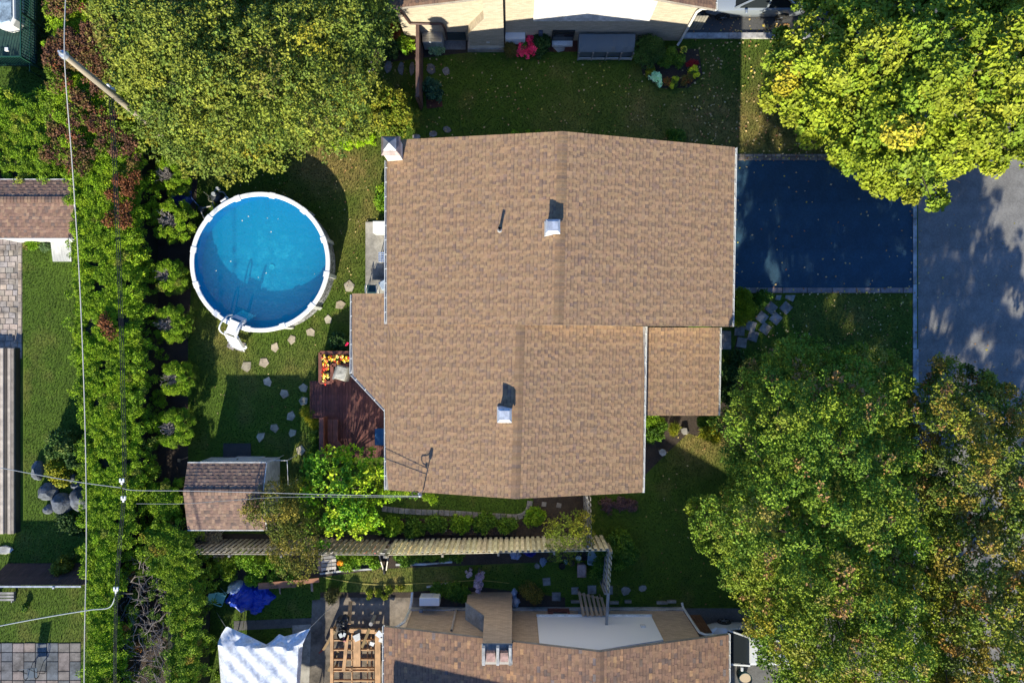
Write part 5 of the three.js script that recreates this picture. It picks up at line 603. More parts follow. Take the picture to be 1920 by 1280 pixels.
// ------------------------------------------------------------------ poles and wires
{
  const top = P(120, 103, 9), b = P(226, 189, 5.3), d = [(b[0] - top[0]) / 3.7, (b[2] - top[2]) / 3.7], at = (y) => [top[0] + d[0] * (9 - y), y, top[2] + d[1] * (9 - y)], t = thing('utility_pole', 'grey wooden utility pole rising from the red creeper by the maple', 'utility pole', at(0)); part(t, 'pole', taper(at(-.2), at(9), .17, .11, 14), grained([.36, .31, .24], .9, .8, woodT, .004)); part(t, 'cap', [cyl(top[0], 8.98, 9.12, top[2], .15, .12, 14), cyl(top[0], 9.12, 9.3, top[2], .05, .04, 10)], mat([.5, .54, .6], .4, { metalness: .4 })); part(t, 'bracket', [bar(at(5.9), [at(5.9)[0] + .05, 5.9, at(5.9)[2] - .25], .05)], M.alu); for (let i = 0; i < 3; i++) { const p = P(203 + i * 4.5, 160 + i * 4, 5.9); part(t, 'insulator', lathe([[0, -.1], [.06, -.1], [.06, -.04], [.04, -.02], [.06, .02], [.05, .08], [0, .1]], p[0], p[1], p[2], 10), M.vinyl); }
  const wire = (name, label, pts, r, m) => { const g = tube(pts, r, 6, 60), c = pts[0]; return solo(name, label, 'cable', g, m, [pts[pts.length >> 1][0], pts[pts.length >> 1][1], pts[pts.length >> 1][2]]); };
  wire('power_line', 'pale high wire running the whole length above the hedge', [P(128, -120, 9), P(122, 0, 9.1), P(120, 103, 9.25), P(134, 300, 8.9), P(147, 500, 8.6), P(155, 680, 8.5), P(160, 860, 8.5), P(161, 1040, 8.6), P(158, 1180, 8.8), P(156, 1400, 9)], .018, M.cable);
  ['westernmost of three dark wires above the hedge', 'middle of three dark wires above the hedge', 'dark wire nearest the round shrubs above the hedge'].forEach((l, i) => wire('power_cable', l, [P(203 + i * 4.5, 162 + i * 4, 5.9), P(212 + i * 3.5, 330, 5.8), P(220 + i * 3.5, 520, 5.7), P(226 + i * 3.5, 720, 5.7), P(229 + i * 3, 920, 5.7), P(221 + i * 3, 1020, 5.75), P(215 + i * 3, 1110, 5.8), P(213 + i * 2.5, 1200, 5.9), P(211 + i * 2.5, 1400, 6)], .013, M.blackCable));
  wire('service_cable', 'pale service cable from the hedge wires to the house mast', [P(229, 915, 5.72), P(240, 918, 5.7), P(350, 920, 5.5), P(480, 923, 5.4), P(620, 927, 5.4), P(787, 930, 5.5)], .012, mat([.34, .35, .37], .6)); wire('service_cable', 'thin grey cable crossing the long ribbed cover', [P(-40, 872, 5), P(0, 877, 5.1), P(60, 888, 5.3), P(150, 904, 5.6), P(226, 914, 5.72)], .016, mat([.3, .32, .34], .5)); wire('service_cable', 'grey cable dropping over the narrow lawn above the slate patio', [P(-40, 1182, 5), P(0, 1173, 5.1), P(90, 1156, 5.4), P(170, 1143, 5.6), P(205, 1138, 5.7), P(214, 1122, 5.78), P(217, 1106, 5.8)], .02, mat([.36, .4, .42], .5)); wire('service_cable', 'thin lower cable sagging across the garden shed', [P(255, 944, 5.3), P(340, 944, 5), P(430, 938, 4.9), P(520, 932, 5), P(787, 932, 5.4)], .012, mat([.12, .14, .16], .5));
  const cn = (label, x, y, h) => solo('wire_connector', label, 'connector', [0, 1, 2].map((i) => { const p = P(x + i * 3, y + (i % 2) * 4, h); return rbox(p[0], p[1] + .04, p[2], .07, .07, .16, .02); }), M.vinyl, P(x, y, h)); cn('white splice on the dark wires above the service cable', 226, 900, 5.74); cn('white clamps on the dark wires below the service cable', 229, 933, 5.74); cn('white clamps on the dark wires over the bare twigs', 215, 1103, 5.84);
  const m = P(787, 929, 5.9), ms = thing('service_mast', 'grey electrical mast at the lower edge of the house roof', 'mast', [m[0], 0, m[2]]); part(ms, 'pipe', cyl(m[0], .5, 5.75, m[2], .022), M.alu); part(ms, 'weather_head', lathe([[0, 5.7], [.06, 5.7], [.08, 5.8], [.06, 5.92], [0, 5.95]], m[0], 0, m[2], 12), M.alu); part(ms, 'drip_loop', tube([[m[0], 5.8, m[2]], [m[0] - .15, 5.65, m[2] - .12], [m[0] - .35, 5.6, m[2] - .05], [m[0] - .3, 5.55, m[2] + .05], [m[0] - .05, 5.5, m[2] + .03]], .018, 6, 20), M.blackCable); part(ms, 'insulator', [rbox(m[0] - .08, 5.5, m[2], .08, .1, .08, .02)], M.vinyl);
}
// ------------------------------------------------------------------ boulders
[[66, 883, 9, 20, .45, 'upright pale boulder beside the yellow shrub'], [85, 923, 18, 18, .5, 'rounded grey boulder below the yellow shrub'], [112, 945, 19, 21, .55, 'large grey boulder in the middle of the rock group'], [142, 938, 16, 23, .55, 'smooth blue-grey boulder touching the hedge'], [142, 911, 12, 8, .35, 'small flat boulder between shrub and hedge'], [88, 955, 9, 9, .3, 'small boulder at the lower end of the rock group'], [128, 896, 10, 10, .3, 'dark boulder under the thin cable beside the yellow shrub']].forEach(([x, y, rx, ry, h, label], i) => {
  const g = plain(new THREE.IcosahedronGeometry(1, 3)), p = g.attributes.position; for (let k = 0; k < p.count; k++) { const v = V(p.getX(k), p.getY(k), p.getZ(k)), n = 1 + .5 * (fbm(v.x * 1.6 + i * 9, v.y * 1.6 + v.z * 1.9 + 20, 3) - .5); p.setXYZ(k, v.x * n * rx / 41, Math.max(-.2, v.y * n * h), v.z * n * ry / 41); } g.computeVertexNormals(); const c = P(x, y, h * .6); g.translate(c[0], .05, c[2]); solo('boulder', label, 'boulder', boxUV(toCreasedNormals(g, .6)), grained([.13, .145, .17], .9, .9, blotT, .02), [c[0], 0, c[2]], 'rocks beside the hedge');
});
solo('flat_rock', 'pale flat rock lying in the shaded lawn', 'rock', loft([rag(8, 1031, 17, 9, 0, .15).map(([x, y]) => P(x, 1031 + (y - 1031) * .5, 0)), rag(8, 1031, 15, 9, 0, .15).map(([x, y]) => P(x, 1031 + (y - 1031) * .5, .1))]), M.concPale, P(8, 1031));
// ------------------------------------------------------------------ trees
const OLIVE = [[[.14, .165, .034], 5], [[.1, .14, .034], 5], [[.18, .195, .04], 3], [[.22, .205, .03], .25], [[.15, .14, .05], .5]];
const LIME = [[[.155, .188, .02], 5], [[.115, .162, .02], 4], [[.18, .2, .028], 3], [[.27, .23, .03], .25]];
const DEEP = [[[.125, .19, .026], 5], [[.095, .16, .026], 4], [[.165, .215, .03], 3], [[.18, .17, .05], .4]];
const RUSTY = [[[.165, .18, .03], 4], [[.125, .165, .03], 4], [[.22, .17, .04], 2.5], [[.23, .13, .045], .5], [[.08, .11, .03], 2]];
tree('maple_tree', 'broad olive-green maple covering the ground above the pool', 'tree', { base: [-11, -11.6], poly: [[165, -90], [735, -90], [728, 40], [722, 75], [702, 100], [692, 150], [692, 200], [694, 235], [645, 262], [620, 283], [565, 275], [545, 300], [480, 318], [432, 335], [385, 315], [345, 305], [300, 290], [262, 262], [245, 215], [225, 180], [205, 125], [190, 70], [172, 30]], n: 210, h0: 3.8, h1: 8.3, rad: [.4, .9], per: 46, pal: OLIVE, cl: CL.small, s: 1.2, under: 1.3, rough: 1, trunk: .24 });
tree('maple_tree', 'bright yellow-green maple overhanging the driveway and street', 'tree', { base: [15.6, -10.6], poly: [[1500, -90], [2080, -90], [2080, 240], [1925, 285], [1870, 325], [1830, 318], [1770, 335], [1772, 375], [1745, 383], [1710, 378], [1660, 360], [1620, 345], [1590, 320], [1570, 295], [1560, 262], [1525, 255], [1480, 230], [1445, 200], [1437, 160], [1450, 115], [1447, 75], [1480, 60], [1490, 20]], n: 210, h0: 3.8, h1: 8, rad: [.35, .75], per: 34, pal: LIME, cl: CL.maple, s: .95, under: 1.2, rough: 1, trunk: .2 });
tree('maple_tree', 'large dark green maple on the front lawn', 'tree', { base: [12.6, 8.2], poly: [[1400, 690], [1425, 665], [1460, 640], [1525, 632], [1560, 662], [1610, 650], [1685, 672], [1705, 720], [1700, 800], [1750, 860], [1765, 960], [1765, 1080], [1790, 1200], [1790, 1350], [1480, 1350], [1432, 1250], [1402, 1195], [1406, 1140], [1362, 1090], [1360, 1045], [1305, 1020], [1296, 948], [1362, 922], [1366, 860], [1346, 790], [1378, 745]], n: 300, h0: 3.4, h1: 8.6, rad: [.3, .62], per: 50, pal: DEEP, cl: CL.small, s: 1.05, squash: .95, under: 2, rough: 1.1, D: 125, skip: 9, tips: [[.24, .19, .07], [.2, .2, .05], [.26, .15, .09]], trunk: .25, colAt: (l) => l.py > 1060 ? palPick(R() < .75 ? LIME : DEEP) : palPick(DEEP) });
tree('maple_tree', 'sparse bronze-tipped maple leaning over the street', 'tree', { base: [17.4, 10], poly: [[1705, 860], [1700, 760], [1745, 690], [1775, 668], [1835, 700], [1925, 730], [1995, 800], [2000, 1080], [2100, 1200], [2100, 1400], [1730, 1400], [1740, 1200], [1725, 1080], [1725, 960]], n: 300, h0: 4.2, h1: 8.2, rad: [.26, .5], per: 38, pal: RUSTY, cl: CL.small, s: 1.05, squash: .95, under: 2, rough: 1.1, trunk: .16, skip: 22, tips: [[.28, .17, .06], [.26, .2, .05], [.25, .13, .08]] });
// ------------------------------------------------------------------ hedges
const CEDAR = [[[.13, .21, .011], 5], [[.105, .175, .012], 4], [[.16, .23, .014], 3], [[.13, .15, .03], .4]];
function hedge(name, label, poly, h, o = {}) {
  const w = poly.map(([x, y]) => P(x, y, h)), b = [w[0][0], 0, w[0][2]], t = thing(name, label, 'hedge', b), L = [], xz = w.map((p) => [p[0], p[2]]), B = bounds(xz), cx = xz.reduce((s, p) => s + p[0], 0) / xz.length;
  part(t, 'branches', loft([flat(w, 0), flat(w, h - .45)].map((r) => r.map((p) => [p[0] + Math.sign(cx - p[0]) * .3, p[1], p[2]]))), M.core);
  const area = (B[2] - B[0]) * (B[3] - B[1]), n = area * (o.den ?? 62), cells = spots(xz, Math.round(area * 11), 3).map(([x, z]) => ({ x, z, r: rr(.13, .24), dy: rr(-.11, .07), c: palPick(o.pal ?? CEDAR) }));
  for (const c of cells) { if (o.skip && o.skip(c.x, c.z)) continue; const e = Math.min(1, edgeDist(c.x, c.z, xz) / .5), y = h - .22 + c.dy - (1 - e) * .3; lobeLeaves(L, [c.x, y, c.z], c.r, Math.round((o.per ?? 26) * (.5 + c.r * 1.6)), .78, jit(c.c, .12), .7, 0); }
  for (let i = 0, j = xz.length - 1; i < xz.length; j = i++) { const [ax, az] = xz[j], [bx, bz] = xz[i], l = Math.hypot(bx - ax, bz - az); let nx = (bz - az) / l, nz = -(bx - ax) / l; if (inPoly((ax + bx) / 2 + nx * .05, (az + bz) / 2 + nz * .05, xz)) { nx = -nx; nz = -nz; } for (let k = 0; k < l * h * 2.6; k++) { const s = R(), y = Math.sqrt(R()) * h * .96, q = rr(-.15, .2) + (1 - y / h) * (o.flare ?? .15); lobeLeaves(L, [lerp(ax, bx, s) + nx * q, y, lerp(az, bz, s) + nz * q], rr(.18, .3), 7, 1.1, jit(palPick(o.pal ?? CEDAR), .15), .9, -.8); } }
  instanced(t, 'foliage', CL.cedar, M.leaf, L, 'stuff'); return t;
}
const holes = [[175, 495], [180, 535], [160, 610], [192, 680], [180, 755], [195, 870], [170, 820], [230, 600]].map(([x, y]) => P(x, y, 2.6));
hedge('cedar_hedge', 'long tall cedar hedge running the whole length of the gardens', [[80, -90], [98, 165], [134, 340], [131, 500], [135, 650], [148, 760], [150, 900], [156, 1000], [158, 1330], [205, 1330], [205, 1080], [226, 1010], [246, 900], [247, 640], [246, 330], [244, 200], [205, -90]], 2.75, { skip: (x, z) => holes.some((q) => Math.hypot(q[0] - x, q[2] - z) < .3) });
hedge('cedar_hedge', 'short clipped cedar hedge behind the bare twigs', [[262, 1008], [302, 990], [342, 1008], [358, 1080], [360, 1330], [316, 1330], [318, 1150], [302, 1090], [264, 1056]], 2.4, { per: 34, pal: [[[.125, .185, .014], 5], [[.1, .16, .016], 3], [[.2, .16, .03], .5]], flare: .12 });
hedge('cedar_hedge', 'clipped hedge above the neighbouring shed roof', [[-60, 172], [92, 170], [128, 338], [-60, 336]], 2.2, { pal: [[[.12, .19, .014], 5], [[.09, .155, .014], 3], [[.17, .2, .03], 1]] });
{ // the red creeper
  const poly = [[86, -80], [185, -80], [235, 200], [262, 340], [215, 335], [200, 270], [140, 332], [45, 332], [95, 275], [92, 160]], L = [], RED = [[[.115, .055, .048], 5], [[.095, .045, .045], 4], [[.15, .05, .04], 1.5], [[.2, .035, .03], .4], [[.13, .09, .045], 3], [[.1, .15, .02], 3]]; for (const [x, y] of spots(poly, 620, 2)) { const n = fbm(x / 38 + 3, y / 38, 3); if (n < .49 || R() < .25) continue; const h = x < 135 && y > 165 ? 2.35 : 3; lobeLeaves(L, P(x, y, h - .05), rr(.16, .34), 11, .9, jit(palPick(RED), .2), .6, 0); }
  for (const [x, y] of [[205, 410], [235, 395], [190, 600], [200, 620], [225, 345], [240, 350], [215, 370], [235, 420], [248, 330]]) for (let i = 0; i < 3; i++) lobeLeaves(L, P(x + rr(-8, 8), y + rr(-14, 14), 2.9), .2, 9, .9, jit([.15, .055, .035], .2), .6, 0);
  const t = thing('red_creeper', 'dark red creeper leaves spreading over the top of the hedge', 'creeper', P(150, 150)); instanced(t, 'leaves', CL.small, M.leaf, L, 'stuff'); part(t, 'stems', [0, 1, 2, 3, 4, 5].map((i) => tube([P(140 + i * 12, 100 + i * 30, .2), P(135 + i * 14, 110 + i * 28, 1.5), P(130 + i * 16, 90 + i * 36, 2.85)], .015, 4)), M.twig);
}
function twigs(t, name, poly, h, n, len, m = M.twig) { const G = []; for (const [x, y] of spots(poly, n, 2)) { let a = P(x, y, h * rr(.35, .8)), dir = R() * 6.283, up = rr(.1, .6), r = rr(.012, .026); for (let k = 0; k < 3; k++) { const b = [a[0] + Math.cos(dir) * len * rr(.4, .7), Math.max(.1, Math.min(h, a[1] + up * len * .5)), a[2] + Math.sin(dir) * len * rr(.4, .7)]; G.push(taper(a, b, r, r * .7, 4)); if (R() < .7) { const d2 = dir + rr(-1.2, 1.2); G.push(taper(b, [b[0] + Math.cos(d2) * len * .4, b[1] + rr(-.1, .2), b[2] + Math.sin(d2) * len * .4], r * .6, .004, 4)); } a = b; dir += rr(-.6, .6); r *= .72; } } return part(t, name, G, m, 'stuff'); }
{ const t = thing('bare_hedge', 'dead grey branches of a bare hedge stretch between two green ones', 'hedge', P(270, 1160)); twigs(t, 'twigs', [[222, 1060], [262, 1060], [300, 1070], [312, 1130], [320, 1200], [318, 1330], [212, 1330]], 2.3, 250, .5, mat([.23, .2, .19], .95)); const L = []; for (const [x, y] of spots([[222, 1060], [300, 1070], [318, 1200], [318, 1330], [222, 1330]], 44, 2)) lobeLeaves(L, P(x, y, rr(.8, 1.9)), .2, 8, .9, jit(R() < .2 ? [.3, .12, .04] : [.08, .13, .02], .2)); instanced(t, 'foliage', CL.cedar, M.leaf, L, 'stuff'); }
// round cedars with hollow grey hearts
[[320, 325, 37, 'first', 'round cedar shrub peeping out under the maple above the pool'], [322, 410, 42, '', 'round cedar shrub closest to the pool pump'], [316, 517, 38, '', 'round cedar shrub level with the middle of the pool'], [318, 607, 38, '', 'round cedar shrub level with the pool ladder'], [330, 712, 37, '', 'round hollow cedar shrub beside the worn lawn, second above the shed'], [325, 806, 37, '', 'round hollow cedar shrub just above the garden shed'], [312, 942, 42, '', 'full cedar shrub pressed against the garden shed wall']].forEach(([x, y, r, , label], i) => {
  const h = 1.75, t = thing('round_cedar_shrub', label, 'shrub', P(x, y, 0), 'round cedar shrubs in a row beside the hedge'), L = [], c = P(x - 9, y - 1, h), rw = r * (CAM_H - h) / F * [.94, 1.04, .9, 1, .93, 1.06, 1][i], full = i === 6, gap = rr(-.4, .4) + Math.PI;
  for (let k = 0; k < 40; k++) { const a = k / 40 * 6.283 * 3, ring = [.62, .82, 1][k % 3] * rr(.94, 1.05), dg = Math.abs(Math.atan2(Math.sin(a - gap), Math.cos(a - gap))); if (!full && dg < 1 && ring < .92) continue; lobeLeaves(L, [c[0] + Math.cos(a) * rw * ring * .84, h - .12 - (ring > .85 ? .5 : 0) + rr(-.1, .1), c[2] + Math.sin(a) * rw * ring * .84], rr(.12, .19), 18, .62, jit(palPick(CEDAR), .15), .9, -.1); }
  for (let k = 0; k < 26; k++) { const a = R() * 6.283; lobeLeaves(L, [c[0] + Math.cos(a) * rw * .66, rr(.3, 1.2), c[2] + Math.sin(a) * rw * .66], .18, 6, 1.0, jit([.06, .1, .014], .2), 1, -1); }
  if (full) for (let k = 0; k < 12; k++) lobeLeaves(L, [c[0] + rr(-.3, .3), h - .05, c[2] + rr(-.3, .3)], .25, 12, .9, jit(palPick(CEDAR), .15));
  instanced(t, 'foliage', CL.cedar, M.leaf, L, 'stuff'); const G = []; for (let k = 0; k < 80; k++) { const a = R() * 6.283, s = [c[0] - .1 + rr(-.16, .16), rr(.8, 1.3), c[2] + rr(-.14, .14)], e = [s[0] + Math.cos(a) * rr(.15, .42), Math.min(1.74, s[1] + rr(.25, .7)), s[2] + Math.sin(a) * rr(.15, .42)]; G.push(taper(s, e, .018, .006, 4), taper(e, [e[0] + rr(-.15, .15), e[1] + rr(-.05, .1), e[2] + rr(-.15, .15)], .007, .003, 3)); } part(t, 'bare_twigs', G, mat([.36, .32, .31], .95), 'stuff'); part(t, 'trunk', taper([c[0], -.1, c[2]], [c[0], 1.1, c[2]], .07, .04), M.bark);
});
// ------------------------------------------------------------------ small trees
const VINE = [[[.17, .27, .012], 5], [[.1, .2, .015], 4], [[.23, .29, .02], 3]], GOLD = [[[.15, .165, .02], 5], [[.11, .145, .02], 4], [[.2, .19, .03], 1.5]], BROWNY = [[[.15, .13, .03], 5], [[.1, .115, .025], 4], [[.21, .17, .035], 2]];
tree('young_tree', 'bright green bushy tree between the deck and the cream fence', 'tree', { base: [-7.6, 6.6], poly: [[572, 870], [600, 845], [660, 843], [700, 850], [724, 872], [722, 912], [745, 925], [716, 950], [706, 990], [690, 1010], [650, 1012], [600, 1022], [585, 990], [568, 950], [560, 910]], n: 46, h0: 1.7, h1: 3.4, rad: [.3, .5], per: 26, pal: VINE, cl: CL.big, s: .7, rough: .25, trunk: .08 });
tree('young_tree', 'olive brown small tree overhanging the garden shed corner', 'tree', { base: [-10, 8.6], poly: [[455, 932], [500, 906], [555, 893], [590, 940], [602, 1000], [596, 1060], [570, 1088], [530, 1080], [508, 1040], [500, 1000], [470, 985], [445, 955]], n: 70, h0: 1.9, h1: 3.6, rad: [.25, .45], per: 26, pal: BROWNY, cl: CL.fine, s: 1.1, rough: .3, trunk: .07 });
tree('young_tree', 'round golden-green bush tree straddling the cream fence', 'tree', { base: [2.5, 8.2], poly: [[1018, 990], [1035, 970], [1065, 960], [1108, 968], [1112, 1020], [1100, 1036], [1075, 1046], [1050, 1052], [1028, 1040]], n: 26, h0: 1.6, h1: 2.7, rad: [.22, .38], per: 24, pal: GOLD, cl: CL.fine, s: 1, rough: .2, trunk: .05 });
{ const t = thing('climbing_vine', 'bright green vine creeping along the lower eave of the house', 'vine', P(770, 935)), L = []; for (const [x, y, h] of [[735, 925, 4.2], [750, 926, 4.2], [765, 924, 4.3], [775, 928, 4.3], [800, 930, 4.2], [806, 934, 4.2], [812, 937, 4.1], [740, 930, 3.6], [728, 935, 3.2]]) lobeLeaves(L, P(x, y, h), .17, 12, .7, jit(palPick(VINE), .15)); instanced(t, 'leaves', CL.small, M.leaf, L, 'stuff'); part(t, 'stem', tube([P(726, 940, .1), P(726, 938, 2.5), P(745, 928, 4), P(800, 933, 4.1)], .015, 5), M.twig); }
// ------------------------------------------------------------------ shrubs, perennials, flowers
const GREEN = [[[.06, .12, .018], 4], [[.085, .15, .02], 3], [[.045, .095, .018], 3]], FRESH = [[[.11, .2, .015], 4], [[.15, .23, .02], 3], [[.075, .15, .015], 2]], DARK = [[[.03, .065, .025], 4], [[.045, .085, .03], 3]], YEL = [[[.2, .2, .018], 4], [[.27, .24, .02], 3], [[.13, .15, .02], 2]];
const S = (label, domes, pal, cl = CL.small, o = {}) => shrub(o.name ?? 'shrub', label, o.cat ?? 'shrub', domes, pal, cl, o);
S('yellow-green shrub with a dark hollow between maple and privacy panel', [[712, 172, 26, 1.5], [742, 182, 22, 1.5], [752, 210, 24, 1.4], [716, 218, 26, 1.3], [733, 240, 18, 1], [770, 215, 13, 1.2]], [[[.13, .15, .02], 4], [[.09, .14, .02], 3], [[.2, .19, .03], 2]], CL.small);
S('strip of bright lime ground cover at the foot of the maple', [[625, 266, 12, .25], [648, 266, 13, .25], [672, 263, 13, .25], [694, 258, 12, .25]], [[[.2, .32, .01], 1]], CL.tiny, { name: 'ground_cover', cat: 'ground cover' });
S('orange flowering plant at the pale brick house corner', [[738, 48, 12, .9], [745, 62, 10, .8]], [[[.3, .05, .015], 3], [[.1, .15, .02], 2], [[.12, .05, .02], 1]], CL.tiny, { name: 'flower', cat: 'flowers' });
S('large-leaved pale green plant beside the brown privacy panel', [[755, 72, 10, .7], [764, 82, 10, .6]], FRESH, CL.big, { s: .7 }); S('dark blue-green plant in deep shade under the maple edge', [[728, 85, 18, .5], [712, 80, 12, .5]], DARK, CL.big, { s: .6 });
S('silvery grey-green plant below the grey metal air conditioner', [[812, 82, 13, .45], [822, 88, 9, .4]], [[[.2, .28, .22], 1]], CL.big, { s: .45 }); S('blue-green leafy plant on red mulch beside the privacy panel', [[806, 158, 14, .5], [815, 172, 12, .5]], [[[.03, .075, .06], 1]], CL.big, { s: .6 });
S('vivid pink flowers in the red mulch by the air conditioner', [[996, 72, 13, .6], [986, 86, 15, .5], [978, 92, 9, .4], [1000, 90, 9, .5]], [[[.75, .05, .2], 4], [[.6, .03, .13], 2], [[.05, .1, .02], 1]], CL.petal, { name: 'flower', cat: 'flowers', s: .8 });
S('dark green bush between pink flowers and basement window', [[1016, 72, 15, .7], [1012, 90, 10, .5]], DARK, CL.small); S('round dark green shrub at the end of the covered woodpile', [[1222, 86, 28, 1.25]], [[[.035, .075, .025], 4], [[.05, .1, .03], 2]], CL.fine, { per: 16 }); S('drooping brown ornamental grass beside the brick chimney', [[957, 88, 10, .5]], [[[.12, .1, .04], 1]], CL.blade, { name: 'ornamental_grass', cat: 'grass' });
S('pale blue-white flowers at the front of the shaded flower bed', [[1230, 140, 11, .4], [1238, 148, 9, .35]], [[[.5, .68, .62], 3], [[.06, .12, .04], 1]], CL.petal, { name: 'flower', cat: 'flowers', s: .7 }); S('yellow-green flowers beside the pale ones in the shaded bed', [[1222, 128, 8, .35], [1218, 134, 6, .3]], YEL, CL.tiny, { name: 'flower', cat: 'flowers' }); S('yellow flowers at the lower tip of the flower bed', [[1264, 152, 9, .35], [1270, 146, 6, .3]], [[[.35, .38, .03], 3], [[.07, .12, .02], 1]], CL.petal, { name: 'flower', cat: 'flowers', s: .7 }); S('yellow flowers on the driveway side of the flower bed', [[1302, 128, 9, .4], [1305, 136, 7, .3]], [[[.45, .45, .03], 3], [[.07, .12, .02], 1]], CL.petal, { name: 'flower', cat: 'flowers', s: .7 }); S('dark red flowers at the edge of the flower bed', [[1303, 116, 8, .3], [1294, 120, 6, .3]], [[[.22, .015, .03], 1]], CL.tiny, { name: 'flower', cat: 'flowers' }); S('rusty orange foliage along the lower flower bed edge', [[1252, 150, 7, .3], [1285, 148, 9, .3], [1294, 144, 7, .3]], [[[.22, .08, .03], 2], [[.1, .09, .03], 1]], CL.tiny); S('leafy green perennial in the middle of the flower bed', [[1258, 95, 12, .5], [1275, 108, 12, .5], [1248, 112, 12, .45]], GREEN, CL.big, { s: .5 }); S('pale yellow blooms near the downspout of the brick house', [[1283, 91, 6, .5]], [[[.45, .42, .08], 2], [[.06, .12, .02], 1]], CL.petal, { name: 'flower', cat: 'flowers', s: .6 });
S('dense olive shrub at the house corner beside the driveway', [[1394, 558, 19, 1.15], [1404, 580, 19, 1.15], [1390, 592, 17, 1.1]], [[[.17, .2, .012], 4], [[.12, .16, .012], 3]], CL.fine, { per: 16 }); S('small dark green plant between olive shrub and stone walkway', [[1434, 556, 13, .45], [1426, 568, 9, .4]], GREEN, CL.small); 
S('fresh green plant growing out under the house eave', [[716, 352, 11, 1], [712, 372, 12, 1.1], [716, 384, 9, 1]], FRESH, CL.small); S('dark bush with one pink rose in the house shadow', [[630, 640, 13, .8], [645, 648, 13, .8]], DARK, CL.small); { const b = P(650, 645, .95); const t = thing('rose', 'single bright pink rose on the dark bush by the wall', 'flower', b), L = []; for (let i = 0; i < 4; i++) leafAt(L, [b[0] + rr(-.04, .04), b[1], b[2] + rr(-.04, .04)], V(0, 1, 0), .6, [.7, .02, .16]); instanced(t, 'petals', CL.petal, M.leaf, L, 'stuff'); part(t, 'stem', taper([b[0], 0, b[2]], b, .008, .006, 4), M.twig); }
S('spiky yellow-green daylily clump beside the deck steps', [[578, 778, 13, .5], [590, 795, 9, .45]], YEL, CL.blade, { name: 'daylily', cat: 'plant' }); S('long grassy plant along the lower deck edge', [[590, 818, 9, .5], [594, 835, 9, .5], [586, 848, 9, .4]], GREEN, CL.blade, { name: 'daylily', cat: 'plant' });
S('feathery grey-purple shrub beside the garden shed', [[372, 1002, 15, .9], [392, 1020, 18, .9], [410, 1042, 14, .8], [378, 1035, 12, .6]], [[[.26, .21, .21], 3], [[.18, .14, .15], 2], [[.35, .3, .28], 1]], CL.fine, { per: 12 }); S('yellow-green shrub below the feathery grey one', [[415, 1055, 17, .9], [395, 1072, 14, .8], [425, 1078, 13, .7]], [[[.14, .19, .015], 3], [[.1, .15, .015], 3]], CL.small); S('broad green shrub between cream fence and reddish boards', [[455, 1050, 20, 1], [480, 1065, 19, .9], [505, 1052, 16, .9], [470, 1088, 13, .6]], FRESH, CL.small); S('dark green undergrowth behind the olive brown tree', [[525, 1060, 15, .7], [545, 1090, 10, .5], [510, 1088, 12, .5]], GREEN, CL.small);
S('leafy green clump growing round the weathered pallet', [[648, 1058, 14, .5], [640, 1040, 11, .4], [668, 1050, 13, .5]], FRESH, CL.small); S('orange lily in bloom beside the pallet', [[637, 1055, 7, .6]], [[[.6, .3, .03], 3], [[.5, .18, .02], 1]], CL.petal, { name: 'flower', cat: 'flowers', s: .8 }); S('red geraniums under the cream fence beside the wheelbarrow', [[683, 1034, 5, .5], [700, 1033, 5, .5]], [[[.4, .04, .025], 1]], CL.petal, { name: 'flower', cat: 'flowers', s: .6 }); S('green perennials between the geraniums and wheelbarrow', [[688, 1045, 13, .45], [702, 1056, 9, .4]], FRESH, CL.small); S('dense green perennials on the other side of the wheelbarrow', [[750, 1038, 14, .5], [775, 1042, 16, .5], [760, 1050, 12, .4]], GREEN, CL.small); S('dark green perennials behind the two white jugs', [[805, 1040, 15, .5], [830, 1038, 13, .5], [855, 1042, 11, .4]], GREEN, CL.small);
[[732, 990, 15, 'leafy vegetable plants at the start of the kitchen garden'], [772, 993, 16, 'leafy vegetable plants second along the kitchen garden'], [815, 985, 15, 'leafy vegetable plants beside the small square slab'], [862, 985, 16, 'pale leafy vegetable plants in the middle of the kitchen garden'], [905, 983, 16, 'leafy vegetable plants below the curved path'], [948, 986, 13, 'low leafy vegetable plants near the end of the path'], [1000, 972, 15, 'bright leafy plants inside the bend of the path']].forEach(([x, y, r, l], i) => S(l, [[x, y, r, .45], [x + 10, y + rr(-6, 6), r * .7, .4]], i % 3 === 0 ? FRESH : GREEN, CL.small, { name: 'vegetable_plants', cat: 'vegetables', group: 'vegetable plants in the kitchen garden' }));
S('dark bushy shrub on the far side of the fence corner', [[1165, 1030, 24, 1.2], [1180, 1045, 18, 1], [1160, 1058, 14, .9]], GREEN, CL.small); S('green climber on the inner side of the fence corner', [[1128, 1058, 12, 1], [1122, 1078, 12, .8], [1130, 1036, 9, 1.2]], GREEN, CL.small); S('purple heather in the deep shade below the house corner', [[1140, 948, 15, .3], [1165, 945, 14, .3], [1185, 950, 12, .3]], [[[.09, .05, .08], 1]], CL.tiny);
